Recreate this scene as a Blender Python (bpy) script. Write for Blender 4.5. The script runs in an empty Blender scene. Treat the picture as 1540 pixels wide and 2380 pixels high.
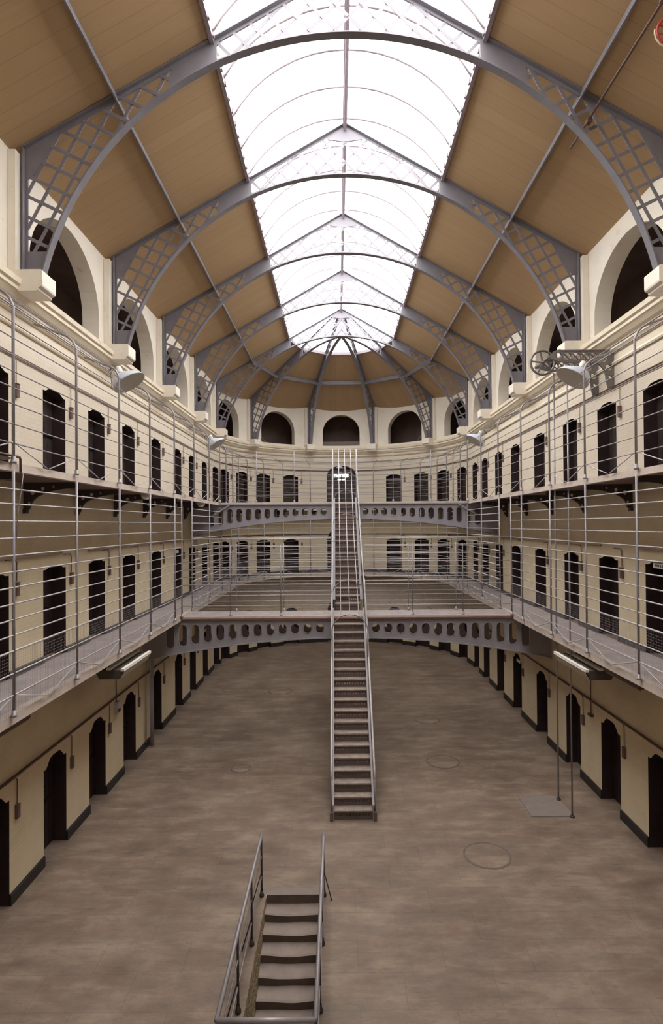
import bpy, math, random
from math import sin, cos, pi, radians, sqrt, atan2, degrees
from mathutils import Vector, Matrix
from mathutils.geometry import tessellate_polygon

random.seed(7)
SC = bpy.context.scene
COL = SC.collection

# ------------------------------------------------------------------ camera, sky, exposure
F_PX, CX, CY, PITCH, ROLL = 1320.0, 783.0, 1206.6, 0.0102, 0.0077
CAM_LOC = Vector((-0.2553, 0.0, 6.3065))
cd = bpy.data.cameras.new('camera'); cam = bpy.data.objects.new('camera', cd); COL.objects.link(cam)
cd.sensor_fit = 'VERTICAL'; cd.sensor_height = 36.0; cd.sensor_width = 36.0 * 1540 / 2380
cd.lens = F_PX / 2380 * 36.0
cd.shift_x = (770 - CX) / 2380; cd.shift_y = (CY - 1190) / 2380
cd.clip_start = 0.05; cd.clip_end = 200
r0 = Vector((1, 0, 0)); u0 = Vector((0, -sin(PITCH), cos(PITCH))); fw = Vector((0, cos(PITCH), sin(PITCH)))
rr = r0 * cos(ROLL) - u0 * sin(ROLL); uu = r0 * sin(ROLL) + u0 * cos(ROLL)
M = Matrix((rr, uu, -fw)).transposed().to_4x4(); M.translation = CAM_LOC
cam.matrix_world = M
SC.camera = cam

world = bpy.data.worlds.new('overcast_sky'); SC.world = world; world.use_nodes = True
wn = world.node_tree.nodes; wn.clear()
wo = wn.new('ShaderNodeOutputWorld'); wb = wn.new('ShaderNodeBackground')
wb.inputs['Color'].default_value = (1.0, 0.965, 0.925, 1); wb.inputs['Strength'].default_value = 4.0
world.node_tree.links.new(wb.outputs[0], wo.inputs[0])

SC.view_settings.view_transform = 'Standard'
SC.view_settings.look = 'None'
SC.view_settings.exposure = 1.22
SC.view_settings.gamma = 1.0
SC.view_settings.use_curve_mapping = False
cy = SC.cycles
cy.max_bounces = 8; cy.diffuse_bounces = 6; cy.glossy_bounces = 3; cy.transmission_bounces = 4; cy.transparent_max_bounces = 8
cy.caustics_reflective = False; cy.caustics_refractive = False
cy.use_denoising = True

# daylight comes in through the roof glazing only: a portal guides the sky's own light there
pl = bpy.data.lights.new('skylight_portal', 'AREA'); pl.shape = 'RECTANGLE'; pl.size = 4.9; pl.size_y = 26.5
pl.cycles.is_portal = True
po = bpy.data.objects.new('skylight_portal', pl); COL.objects.link(po); po.location = (0, 14.5, 16.3)

# ------------------------------------------------------------------ materials
def new_mat(name):
    m = bpy.data.materials.new(name); m.use_nodes = True
    nt = m.node_tree; b = nt.nodes['Principled BSDF']
    return m, nt, b
def N(nt, t, **kw):
    n = nt.nodes.new(t)
    for k, v in kw.items():
        if k in n.inputs: n.inputs[k].default_value = v
        else: setattr(n, k, v)
    return n
def ramp(nt, fac, stops):
    r = nt.nodes.new('ShaderNodeValToRGB'); e = r.color_ramp.elements
    while len(e) < len(stops): e.new(0.5)
    for i, (p, c) in enumerate(stops):
        e[i].position = p; e[i].color = (*c, 1)
    nt.links.new(fac, r.inputs['Fac']); return r.outputs['Color']
def mix(nt, fac, a, b, mode='MIX'):
    n = nt.nodes.new('ShaderNodeMix'); n.data_type = 'RGBA'; n.blend_type = mode
    for s, v in ((n.inputs['Factor'], fac), (n.inputs[6], a), (n.inputs[7], b)):
        if hasattr(v, 'is_linked'): nt.links.new(v, s)
        elif isinstance(v, (int, float)): s.default_value = v
        else: s.default_value = (*v, 1)
    return n.outputs[2]
def noise(nt, co, scale, detail=4, rough=0.55):
    n = N(nt, 'ShaderNodeTexNoise'); n.inputs['Scale'].default_value = scale; n.inputs['Detail'].default_value = detail
    n.inputs['Roughness'].default_value = rough
    if co is not None: nt.links.new(co, n.inputs['Vector'])
    return n.outputs['Fac']
def mapping(nt, co, scale=(1, 1, 1)):
    mp = N(nt, 'ShaderNodeMapping'); mp.inputs['Scale'].default_value = scale
    nt.links.new(co, mp.inputs['Vector']); return mp.outputs[0]
def bump(nt, b, h, strength=0.3, dist=0.01):
    n = N(nt, 'ShaderNodeBump'); n.inputs['Strength'].default_value = strength; n.inputs['Distance'].default_value = dist
    nt.links.new(h, n.inputs['Height']); nt.links.new(n.outputs[0], b.inputs['Normal'])

def paint(name, col, rough=0.5, metal=0.0, var=0.12, scale=6.0, col2=None):
    m, nt, b = new_mat(name)
    tc = N(nt, 'ShaderNodeTexCoord')
    f = noise(nt, tc.outputs['Object'], scale, 5)
    d = tuple(c * (1 - var) for c in col); l = tuple(min(1, c * (1 + var)) for c in col)
    c = ramp(nt, f, [(0.3, d), (0.7, l)])
    if col2:
        f2 = noise(nt, tc.outputs['Object'], scale * 3.1, 6, 0.7)
        k = ramp(nt, f2, [(0.60, (0, 0, 0)), (0.68, (1, 1, 1))])
        c = mix(nt, k, c, col2)
    nt.links.new(c, b.inputs['Base Color'])
    b.inputs['Roughness'].default_value = rough; b.inputs['Metallic'].default_value = metal
    return m

def brick_paint(name, col, var, strength=0.5):
    m, nt, b = new_mat(name)
    uv = N(nt, 'ShaderNodeTexCoord').outputs['UV']
    br = N(nt, 'ShaderNodeTexBrick'); nt.links.new(uv, br.inputs['Vector'])
    br.inputs['Scale'].default_value = 1.0
    br.inputs['Brick Width'].default_value = 0.235; br.inputs['Row Height'].default_value = 0.078
    br.inputs['Mortar Size'].default_value = 0.008; br.inputs['Mortar Smooth'].default_value = 0.6
    br.inputs['Color1'].default_value = (*col, 1)
    br.inputs['Color2'].default_value = (*[c * 0.90 for c in col], 1)
    br.inputs['Mortar'].default_value = (*[c * 0.78 for c in col], 1)
    f = noise(nt, uv, 1.3, 6, 0.6)
    c = mix(nt, ramp(nt, f, [(0.35, (1, 1, 1)), (0.75, (0, 0, 0))]), br.outputs['Color'], var)
    g = noise(nt, uv, 9.0, 8, 0.75)
    c = mix(nt, ramp(nt, g, [(0.66, (0, 0, 0)), (0.74, (0.55, 0.55, 0.55))]), c, tuple(x * 0.55 for x in col))
    nt.links.new(c, b.inputs['Base Color']); b.inputs['Roughness'].default_value = 0.65
    bump(nt, b, br.outputs['Fac'], -strength, 0.014)
    return m

MAT = {}
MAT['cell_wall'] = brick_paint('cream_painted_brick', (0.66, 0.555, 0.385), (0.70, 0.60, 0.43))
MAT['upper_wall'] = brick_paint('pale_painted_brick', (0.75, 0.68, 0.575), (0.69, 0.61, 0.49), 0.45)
MAT['plaster'] = paint('cream_plaster', (0.80, 0.745, 0.655), 0.6, var=0.05, scale=1.5, col2=(0.68, 0.60, 0.48))
MAT['cornice'] = paint('cream_cornice', (0.76, 0.68, 0.54), 0.6, var=0.08, scale=3, col2=(0.55, 0.45, 0.30))
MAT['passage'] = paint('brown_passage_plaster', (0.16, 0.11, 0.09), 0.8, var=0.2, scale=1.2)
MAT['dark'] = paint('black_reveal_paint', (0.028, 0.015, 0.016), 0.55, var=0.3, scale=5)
MAT['door'] = paint('dark_door_paint', (0.023, 0.012, 0.013), 0.5, var=0.3, scale=5)
MAT['door_iron'] = paint('door_iron', (0.025, 0.02, 0.022), 0.45, 0.4)
MAT['door_up'] = paint('lit_dark_door_paint', (0.040, 0.029, 0.026), 0.5, var=0.3, scale=5)  # top gallery's stronger daylight put into a lighter door colour
MAT['skirt'] = paint('black_skirting_paint', (0.022, 0.018, 0.018), 0.55, var=0.3)
MAT['skirt_up'] = paint('grey_skirting_paint', (0.07, 0.065, 0.06), 0.6, var=0.3)
MAT['iron'] = paint('grey_roof_iron', (0.18, 0.172, 0.20), 0.45, 0.0, 0.08, 3)
MAT['girder'] = paint('grey_girder_paint', (0.30, 0.285, 0.315), 0.45, 0.0, 0.1, 2)
MAT['rail'] = paint('galvanised_rail', (0.29, 0.27, 0.29), 0.38, 0.15, 0.12, 8)
MAT['rail_light'] = paint('bright_rail', (0.50, 0.475, 0.495), 0.35, 0.1, 0.12, 8)
MAT['deck'] = paint('walkway_deck', (0.36, 0.31, 0.305), 0.7, var=0.15, scale=3, col2=(0.26, 0.22, 0.2))
MAT['deck_edge'] = paint('walkway_edge', (0.56, 0.48, 0.43), 0.6, var=0.12, scale=6)
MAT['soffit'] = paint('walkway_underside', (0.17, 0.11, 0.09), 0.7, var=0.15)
MAT['red_edge'] = paint('red_brown_edge', (0.20, 0.08, 0.075), 0.6)
MAT['bracket'] = paint('dark_cast_iron', (0.05, 0.036, 0.034), 0.5, 0.2)
MAT['conduit'] = paint('brown_conduit', (0.10, 0.055, 0.045), 0.5)
MAT['conduit_pale'] = paint('cream_conduit', (0.36, 0.29, 0.21), 0.5)
MAT['box'] = paint('wall_box_wood', (0.13, 0.085, 0.075), 0.6)
MAT['hoist'] = paint('grey_hoist_iron', (0.17, 0.155, 0.15), 0.45, 0.2)
MAT['lampshade'] = paint('pale_blue_enamel', (0.62, 0.67, 0.78), 0.3, var=0.04)
MAT['lamp_in'] = paint('white_enamel', (0.55, 0.53, 0.48), 0.4, var=0.03)
MAT['hood'] = paint('shaded_lamp_hood', (0.075, 0.062, 0.05), 0.6)  # shade on the strip light hoods painted as a dark body colour
MAT['white'] = paint('white_paint', (0.8, 0.78, 0.72), 0.5, var=0.03)
MAT['ink'] = paint('black_lettering', (0.03, 0.03, 0.03), 0.5)
MAT['tread'] = paint('stair_tread', (0.30, 0.24, 0.205), 0.65, var=0.25, scale=7)
MAT['riser'] = paint('stair_riser', (0.13, 0.095, 0.09), 0.6, var=0.1)
MAT['stringer'] = paint('stair_stringer', (0.34, 0.32, 0.34), 0.45, 0.0, 0.1)
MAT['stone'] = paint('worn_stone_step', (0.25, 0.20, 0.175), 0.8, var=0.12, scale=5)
MAT['stone_face'] = paint('dark_step_face', (0.115, 0.082, 0.07), 0.85, var=0.2, scale=6)  # darker tone for the front faces of the basement steps
MAT['red'] = paint('red_paint', (0.42, 0.05, 0.04), 0.45)
MAT['rope'] = paint('pale_rope', (0.6, 0.52, 0.38), 0.8)
MAT['hoop'] = paint('white_glazing_bar', (0.30, 0.26, 0.285), 0.4, var=0.03)
MAT['ridge'] = paint('mauve_ridge_iron', (0.34, 0.29, 0.33), 0.5)
MAT['slab'] = paint('pale_slab', (0.21, 0.175, 0.155), 0.75, var=0.08)
MAT['manhole'] = paint('manhole_iron', (0.13, 0.10, 0.085), 0.6)

m, nt, b = new_mat('pine_board_ceiling'); MAT['boards'] = m
uv = N(nt, 'ShaderNodeTexCoord').outputs['UV']
br = N(nt, 'ShaderNodeTexBrick'); nt.links.new(uv, br.inputs['Vector']); br.inputs['Scale'].default_value = 1
br.inputs['Brick Width'].default_value = 40; br.inputs['Row Height'].default_value = 0.34; br.inputs['Mortar Size'].default_value = 0.004
br.inputs['Color1'].default_value = (0.475, 0.33, 0.185, 1); br.inputs['Color2'].default_value = (0.44, 0.30, 0.165, 1)
br.inputs['Mortar'].default_value = (0.26, 0.165, 0.09, 1); br.inputs['Mortar Smooth'].default_value = 0.3
g = noise(nt, mapping(nt, uv, (0.5, 9, 1)), 2.2, 6)
c = mix(nt, ramp(nt, g, [(0.3, (0.45, 0.45, 0.45)), (0.75, (0, 0, 0))]), br.outputs['Color'], (0.39, 0.26, 0.14))
g2 = noise(nt, uv, 14, 4, 0.7)
c = mix(nt, ramp(nt, g2, [(0.70, (0, 0, 0)), (0.78, (0.5, 0.5, 0.5))]), c, (0.25, 0.16, 0.09))
nt.links.new(c, b.inputs['Base Color']); b.inputs['Roughness'].default_value = 0.7

m, nt, b = new_mat('worn_flagstone_floor'); MAT['floor'] = m
co = N(nt, 'ShaderNodeTexCoord').outputs['Object']
f1 = noise(nt, co, 0.42, 7, 0.6); f2 = noise(nt, mapping(nt, co, (1.0, 2.4, 1)), 1.1, 10, 0.72)
c1 = ramp(nt, f1, [(0.30, (0.105, 0.070, 0.048)), (0.5, (0.185, 0.136, 0.102)), (0.68, (0.30, 0.235, 0.185))])
c2 = ramp(nt, f2, [(0.34, (0.075, 0.050, 0.036)), (0.5, (0.185, 0.138, 0.106)), (0.66, (0.36, 0.29, 0.225))])
c = mix(nt, 0.5, c1, c2)
f6 = noise(nt, mapping(nt, co, (0.7, 5.0, 1)), 2.4, 8, 0.75)
c = mix(nt, ramp(nt, f6, [(0.55, (0, 0, 0)), (0.70, (0.6, 0.6, 0.6))]), c, (0.095, 0.062, 0.045))
f3 = noise(nt, mapping(nt, co, (9, 0.7, 1)), 1.4, 6, 0.78)
c = mix(nt, ramp(nt, f3, [(0.66, (0, 0, 0)), (0.72, (0.55, 0.55, 0.55))]), c, (0.36, 0.29, 0.225))
f7 = noise(nt, mapping(nt, co, (1.1, 6, 1)), 1.8, 7, 0.8)
c = mix(nt, ramp(nt, f7, [(0.68, (0, 0, 0)), (0.75, (0.6, 0.6, 0.6))]), c, (0.38, 0.31, 0.24))
f4 = noise(nt, co, 1.6, 6, 0.65)
c = mix(nt, ramp(nt, f4, [(0.58, (0, 0, 0)), (0.68, (0.5, 0.5, 0.5))]), c, (0.19, 0.10, 0.065))
br = N(nt, 'ShaderNodeTexBrick'); nt.links.new(co, br.inputs['Vector']); br.inputs['Scale'].default_value = 1
br.inputs['Brick Width'].default_value = 1.25; br.inputs['Row Height'].default_value = 0.62; br.inputs['Mortar Size'].default_value = 0.006
br.inputs['Color1'].default_value = (1.16, 1.14, 1.11, 1); br.inputs['Color2'].default_value = (1.10, 1.07, 1.04, 1); br.inputs['Mortar'].default_value = (0.90, 0.89, 0.88, 1)
c = mix(nt, 1.0, c, br.outputs['Color'], 'MULTIPLY')
f5 = noise(nt, co, 55, 3, 0.7)
c = mix(nt, ramp(nt, f5, [(0.3, (0.35, 0.35, 0.35)), (0.7, (0, 0, 0))]), c, (0.10, 0.075, 0.06))
nt.links.new(c, b.inputs['Base Color'])
nt.links.new(ramp(nt, f2, [(0.3, (0.5, 0.5, 0.5)), (0.7, (0.75, 0.75, 0.75))]), b.inputs['Roughness'])
bump(nt, b, f2, 0.15, 0.01)

m, nt, b = new_mat('rubble_stone'); MAT['rubble'] = m
co = N(nt, 'ShaderNodeTexCoord').outputs['Object']
vo = N(nt, 'ShaderNodeTexVoronoi'); vo.inputs['Scale'].default_value = 9; nt.links.new(mapping(nt, co, (1, 1, 2.0)), vo.inputs['Vector'])
vd = N(nt, 'ShaderNodeTexVoronoi'); vd.feature = 'DISTANCE_TO_EDGE'; vd.inputs['Scale'].default_value = 9; nt.links.new(mapping(nt, co, (1, 1, 2.0)), vd.inputs['Vector'])
bwn = N(nt, 'ShaderNodeRGBToBW'); nt.links.new(vo.outputs['Color'], bwn.inputs[0])
c = ramp(nt, bwn.outputs[0], [(0.2, (0.36, 0.28, 0.16)), (0.8, (0.60, 0.50, 0.33))])
c = mix(nt, ramp(nt, vd.outputs['Distance'], [(0.0, (1, 1, 1)), (0.09, (0, 0, 0))]), c, (0.17, 0.115, 0.065))
nt.links.new(c, b.inputs['Base Color']); b.inputs['Roughness'].default_value = 0.85; bump(nt, b, vd.outputs['Distance'], 0.8, 0.03)

m, nt, b = new_mat('frosted_roof_glass'); MAT['glass'] = m
nt.nodes.remove(b); out = nt.nodes['Material Output']
tr = N(nt, 'ShaderNodeBsdfTransparent'); tr.inputs[0].default_value = (0.95, 0.96, 0.97, 1)
tl = N(nt, 'ShaderNodeBsdfTranslucent'); tl.inputs[0].default_value = (0.9, 0.9, 0.9, 1)
mx = N(nt, 'ShaderNodeMixShader'); mx.inputs[0].default_value = 0.25
nt.links.new(tr.outputs[0], mx.inputs[1]); nt.links.new(tl.outputs[0], mx.inputs[2]); nt.links.new(mx.outputs[0], out.inputs[0])

m, nt, b = new_mat('lit_window_pane'); MAT['lit'] = m
b.inputs['Base Color'].default_value = (0.9, 0.9, 0.88, 1); b.inputs['Emission Color'].default_value = (1, 0.98, 0.92, 1); b.inputs['Emission Strength'].default_value = 1.5
m, nt, b = new_mat('clear_lamp_glass'); MAT['globe'] = m
b.inputs['Base Color'].default_value = (0.8, 0.8, 0.78, 1); b.inputs['Roughness'].default_value = 0.15; b.inputs['Transmission Weight'].default_value = 0.5

# ------------------------------------------------------------------ mesh helpers
class MB:
    def __init__(s): s.v = []; s.f = []; s.mi = []; s.uv = {}
    def face(s, pts, mi=0, uvs=None):
        n = len(s.v); s.v += [tuple(p) for p in pts]; s.f.append(tuple(range(n, n + len(pts)))); s.mi.append(mi)
        if uvs: s.uv[len(s.f) - 1] = uvs
    def box(s, c, sz, ax=None, mi=0):
        c = Vector(c); X, Y, Z = ax if ax else (Vector((1, 0, 0)), Vector((0, 1, 0)), Vector((0, 0, 1)))
        n = len(s.v)
        for k in (-1, 1):
            for j in (-1, 1):
                for i in (-1, 1):
                    s.v.append(tuple(c + X * (i * sz[0] / 2) + Y * (j * sz[1] / 2) + Z * (k * sz[2] / 2)))
        for q in ((0, 2, 3, 1), (4, 5, 7, 6), (0, 1, 5, 4), (2, 6, 7, 3), (0, 4, 6, 2), (1, 3, 7, 5)):
            s.f.append(tuple(n + a for a in q)); s.mi.append(mi)
    def bar(s, a, b_, w, h, side=Vector((0, 1, 0)), mi=0):
        a = Vector(a); b_ = Vector(b_); d = b_ - a; L = d.length
        if L < 1e-6: return
        d /= L; sd = (side - d * side.dot(d)).normalized(); up = d.cross(sd)
        s.box((a + b_) / 2, (L, w, h), (d, sd, up), mi)
    def tube(s, pts, r, n=6, closed=False, mi=0):
        pts = [Vector(p) for p in pts]; m_ = len(pts); base = len(s.v); ref = None
        rs = r if isinstance(r, (list, tuple)) else [r] * m_
        for i, p in enumerate(pts):
            if closed: t = pts[(i + 1) % m_] - pts[i - 1]
            else: t = pts[min(i + 1, m_ - 1)] - pts[max(i - 1, 0)]
            t.normalize()
            if ref is None: ref = Vector((0, 0, 1)) if abs(t.z) < 0.9 else Vector((1, 0, 0))
            x = (ref - t * ref.dot(t))
            if x.length < 1e-4: x = t.orthogonal()
            x.normalize(); y = t.cross(x); ref = x
            for k in range(n):
                a = 2 * pi * k / n; s.v.append(tuple(p + x * (rs[i] * cos(a)) + y * (rs[i] * sin(a))))
        for i in range(m_ if closed else m_ - 1):
            j = (i + 1) % m_
            for k in range(n):
                k2 = (k + 1) % n
                s.f.append((base + i * n + k, base + i * n + k2, base + j * n + k2, base + j * n + k)); s.mi.append(mi)
        if not closed:
            s.f.append(tuple(base + k for k in reversed(range(n)))); s.mi.append(mi)
            s.f.append(tuple(base + (m_ - 1) * n + k for k in range(n))); s.mi.append(mi)
    def plate(s, outer, holes, o, u, v, nrm, th, mi=0):
        """flat plate with holes: 2-D loops in the (u,v) frame at o, thickness th centred on it"""
        loops = [[Vector((p[0], p[1], 0)) for p in l] for l in [outer] + holes]
        flat = [p for l in loops for p in l]
        tris = tessellate_polygon(loops)
        o = Vector(o); u = Vector(u); v = Vector(v); nrm = Vector(nrm)
        base = len(s.v); nF = len(flat)
        for sg in (0.5, -0.5):
            for p in flat: s.v.append(tuple(o + u * p.x + v * p.y + nrm * (th * sg)))
        for t in tris:
            s.f.append(tuple(base + i for i in t)); s.mi.append(mi)
            s.f.append(tuple(base + nF + i for i in reversed(t))); s.mi.append(mi)
        k = 0
        for l in loops:
            for i in range(len(l)):
                a = base + k + i; c_ = base + k + (i + 1) % len(l)
                s.f.append((a, c_, c_ + nF, a + nF)); s.mi.append(mi)
            k += len(l)
    def lathe(s, prof, o, axis=(0, 0, 1), n=20, mi=0):
        o = Vector(o); ax = Vector(axis).normalized(); x = ax.orthogonal().normalized(); y = ax.cross(x); base = len(s.v)
        for r, h in prof:
            for k in range(n):
                a = 2 * pi * k / n; s.v.append(tuple(o + ax * h + x * (r * cos(a)) + y * (r * sin(a))))
        for i in range(len(prof) - 1):
            for k in range(n):
                k2 = (k + 1) % n
                s.f.append((base + i * n + k, base + i * n + k2, base + (i + 1) * n + k2, base + (i + 1) * n + k)); s.mi.append(mi)
    def sweep(s, rows, mi=0, close=False):
        """rows: list of equal-length point lists; quads between them"""
        base = len(s.v); n = len(rows[0])
        for r in rows: s.v += [tuple(p) for p in r]
        for i in range(len(rows) - 1):
            for k in range(n if close else n - 1):
                k2 = (k + 1) % n
                s.f.append((base + i * n + k, base + i * n + k2, base + (i + 1) * n + k2, base + (i + 1) * n + k)); s.mi.append(mi)
        if close:
            s.f.append(tuple(base + k for k in reversed(range(n)))); s.mi.append(mi)
            s.f.append(tuple(base + (len(rows) - 1) * n + k for k in range(n))); s.mi.append(mi)
    def build(s, name, mats, parent=None, smooth=False):
        me = bpy.data.meshes.new(name)
        off = Vector((0, 0, 0))
        q = parent
        while q is not None: off += q.location; q = q.parent
        me.from_pydata([(p[0] - off.x, p[1] - off.y, p[2] - off.z) for p in s.v], [], s.f)
        ms = mats if isinstance(mats, (list, tuple)) else [mats]
        for mm in ms: me.materials.append(MAT[mm] if isinstance(mm, str) else mm)
        for p, i in zip(me.polygons, s.mi): p.material_index = i; p.use_smooth = smooth
        if s.uv:
            ul = me.uv_layers.new(name='UVMap')
            for fi, uvs in s.uv.items():
                for li, t in zip(me.polygons[fi].loop_indices, uvs): ul.data[li].uv = t
        me.update()
        o = bpy.data.objects.new(name, me); COL.objects.link(o)
        if parent is not None: o.parent = parent
        return o
def tag(o, label=None, cat=None, group=None, kind=None):
    if label: o['label'] = label
    if cat: o['category'] = cat
    if group: o['group'] = group
    if kind: o['kind'] = kind
    return o
def thing(name, label, cat, loc=(0, 0, 0), group=None, kind=None):
    o = bpy.data.objects.new(name, None); COL.objects.link(o); o.location = loc; o.empty_display_size = 0.1
    return tag(o, label, cat, group, kind)
ORD = ['first', 'second', 'third', 'fourth', 'fifth', 'sixth', 'seventh', 'eighth', 'ninth', 'tenth', 'eleventh', 'twelfth', 'thirteenth', 'fourteenth']

# ------------------------------------------------------------------ the plan: two straight walls and a half-round end
R = 5.75; YA = 25.1; YN = -3.0
Z1, Z2 = 3.77, 7.17
def P(side, s, d, z, r=R):
    """point on the wall line: s = Y on a straight side, angle in degrees on the apse; d = depth behind the face"""
    if side == 'left': return Vector((-(r + d), s, z))
    if side == 'right': return Vector((r + d, s, z))
    a = radians(s); return Vector(((r + d) * sin(a), YA + (r + d) * cos(a), z))
def U(side, s): return s if side != 'apse' else s * pi / 180 * R
def upath(d, y0=YN, step=4.5, r=R):
    """the whole horseshoe as (x, y, outward) triples at face offset d"""
    L = [P('left', y0, d, 0, r)] + [P('apse', a, d, 0, r) for a in [-90 + step * i for i in range(int(180 / step) + 1)]] + [P('right', y0, d, 0, r)]
    return L

DL = [7.1, 9.07, 11.06, 13.0, 15.0, 17.27, 19.63, 21.55, 23.57]
DR = [8.62, 10.65, 12.61, 14.6, 16.82, 19.1, 21.08, 23.04, 24.95 - 0.25]
DA = [-86.2 + 1.0, -74.5, -59.3, -44.8, -28.3, 0.0, 28.8, 45.2, 60.1, 76.0]
HW = 0.44
FLOORS = [(0.0, 1.76, 0.17), (Z1, 1.73, 0.06), (Z2, 1.72, 0.08)]
def head(t, rise):
    """height of the shouldered arch over the spring line, t in -1..1"""
    a = abs(t)
    if a > 0.80: return 0.0
    k = (0.80 - a) / 0.80
    return rise * (sin(min(1, k * 1.6) * pi / 2) ** 1.3)
TS = [-1, -0.80, -0.70, -0.58, -0.42, -0.2, 0.2, 0.42, 0.58, 0.70, 0.80, 1]

def cell_wall(name, side, s0, s1, doors, label):
    mb = MB(); k = 1 if side != 'apse' else 180 / pi / R
    def q(sa, sb, za, zb, za2=None, zb2=None, mi=0):
        za2 = za if za2 is None else za2; zb2 = zb if zb2 is None else zb2
        mb.face([P(side, sa, 0, za), P(side, sb, 0, za2), P(side, sb, 0, zb2), P(side, sa, 0, zb)], mi,
                [(U(side, sa), za), (U(side, sb), za2), (U(side, sb), zb2), (U(side, sa), zb)])
    def span(a, b_):
        n = max(1, int(abs(b_ - a) / (3 if side == 'apse' else 50)) + 1)
        for i in range(n):
            x0 = a + (b_ - a) * i / n; x1 = a + (b_ - a) * (i + 1) / n
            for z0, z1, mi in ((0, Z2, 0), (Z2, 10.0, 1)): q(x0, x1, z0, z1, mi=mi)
    cur = s0
    for c_ in sorted(doors):
        big = side == 'apse' and c_ == 0.0
        hw = (0.80 if big else HW) * k
        span(cur, c_ - hw); cur = c_ + hw
        for fi, (zf, h, rise) in enumerate(FLOORS):
            if big: h, rise = 1.85, 0.5
            top = FLOORS[fi + 1][0] if fi < 2 else 10.0
            mi = 1 if fi == 2 else 0
            for t0, t1 in zip(TS[:-1], TS[1:]):
                if big: h0 = zf + h + rise * sqrt(max(0, 1 - t0 * t0)); h1 = zf + h + rise * sqrt(max(0, 1 - t1 * t1))
                else: h0 = zf + h + head(t0, rise); h1 = zf + h + head(t1, rise)
                a = c_ + t0 * hw; b_ = c_ + t1 * hw
                q(a, b_, h0, top, h1, top, mi)
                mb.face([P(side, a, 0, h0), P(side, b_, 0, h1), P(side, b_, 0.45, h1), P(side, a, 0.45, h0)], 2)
                mb.face([P(side, a, -.002, zf - .005), P(side, b_, -.002, zf - .005), P(side, b_, 0.45, zf - .005), P(side, a, 0.45, zf - .005)], 3)
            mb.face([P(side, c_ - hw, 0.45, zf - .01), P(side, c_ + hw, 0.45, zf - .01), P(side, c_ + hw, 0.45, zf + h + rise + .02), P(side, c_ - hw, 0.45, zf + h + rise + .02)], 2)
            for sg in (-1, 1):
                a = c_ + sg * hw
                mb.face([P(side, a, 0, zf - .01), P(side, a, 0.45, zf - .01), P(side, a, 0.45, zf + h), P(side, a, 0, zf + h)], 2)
    span(cur, s1)
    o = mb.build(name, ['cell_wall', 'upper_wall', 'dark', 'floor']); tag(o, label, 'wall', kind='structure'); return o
cell_wall('wall_left', 'left', YN, YA, DL, 'cream brick cell wall along the left side of the hall')
cell_wall('wall_right', 'right', YN, YA, DR, 'cream brick cell wall along the right side of the hall')
cell_wall('wall_back', 'apse', -90, 90, DA, 'curved cream brick cell wall closing the far end')
mb = MB()
mb.box((0, YN - 0.1, 8.5), (16, 0.2, 17)); tag(mb.build('wall_front', 'plaster'), 'plain cream wall closing the near end', 'wall', kind='structure')

# arcade above the cornice
ZS, ZT = 10.6, 12.9
def arcade(name, side, s0, s1, arches, half, spring, rise, label):
    mb = MB(); r = 5.70; TH = 0.38
    kk = 1 if side != 'apse' else 180 / pi / r
    PP = lambda s, d, z: P(side, s, d, z, r)
    def q(sa, sb, za, zb, za2=None):
        za2 = za if za2 is None else za2
        mb.face([PP(sa, 0, za), PP(sb, 0, za2), PP(sb, 0, zb), PP(sa, 0, zb)], 0)
        mb.face([PP(sa, TH, za), PP(sb, TH, za2), PP(sb, TH, zb), PP(sa, TH, zb)], 1)
    def span(a, b_):
        n = max(1, int(abs(b_ - a) / (3 if side == 'apse' else 50)) + 1)
        for i in range(n): q(a + (b_ - a) * i / n, a + (b_ - a) * (i + 1) / n, 10.4, ZT)
    cur = s0; TT = [-cos(pi * i / 22) for i in range(23)]
    for c_ in arches:
        hw = half * kk; span(cur, c_ - hw); cur = c_ + hw
        for t0, t1 in zip(TT[:-1], TT[1:]):
            h0 = spring + rise * sqrt(max(0, 1 - t0 * t0)); h1 = spring + rise * sqrt(max(0, 1 - t1 * t1))
            a = c_ + t0 * hw; b_ = c_ + t1 * hw
            q(a, b_, h0, ZT, h1)
            mb.face([PP(a, 0, 10.4), PP(b_, 0, 10.4), PP(b_, 0, ZS), PP(a, 0, ZS)], 0)
            mb.face([PP(a, 0, h0), PP(b_, 0, h1), PP(b_, TH, h1), PP(a, TH, h0)], 0)
            mb.face([PP(a, 0, ZS), PP(b_, 0, ZS), PP(b_, TH, ZS), PP(a, TH, ZS)], 0)
        for sg in (-1, 1):
            a = c_ + sg * hw
            mb.face([PP(a, 0, ZS), PP(a, TH, ZS), PP(a, TH, spring), PP(a, 0, spring)], 0)
    span(cur, s1)
    # dark passage behind the arches
    n = 1 if side != 'apse' else 40
    for i in range(n):
        a = s0 + (s1 - s0) * i / n; b_ = s0 + (s1 - s0) * (i + 1) / n
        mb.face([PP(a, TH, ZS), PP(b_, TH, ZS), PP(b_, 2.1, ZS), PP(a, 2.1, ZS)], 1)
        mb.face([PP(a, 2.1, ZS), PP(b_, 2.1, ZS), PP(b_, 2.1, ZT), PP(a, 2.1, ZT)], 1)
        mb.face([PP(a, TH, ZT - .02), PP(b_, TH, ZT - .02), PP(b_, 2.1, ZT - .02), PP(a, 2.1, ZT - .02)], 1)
    return tag(mb.build(name, ['plaster', 'passage']), label, 'wall', kind='structure')
BAY = [1.8, 5.7, 9.6, 13.5, 17.4, 21.3, YA]
mids = [-0.15] + [(a + b_) / 2 for a, b_ in zip(BAY[:-1], BAY[1:])]
arcade('wall_arcade_left', 'left', YN, YA, mids, 1.48, 11.1, 1.3, 'white arcade wall with arched openings above the left cornice')
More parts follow.
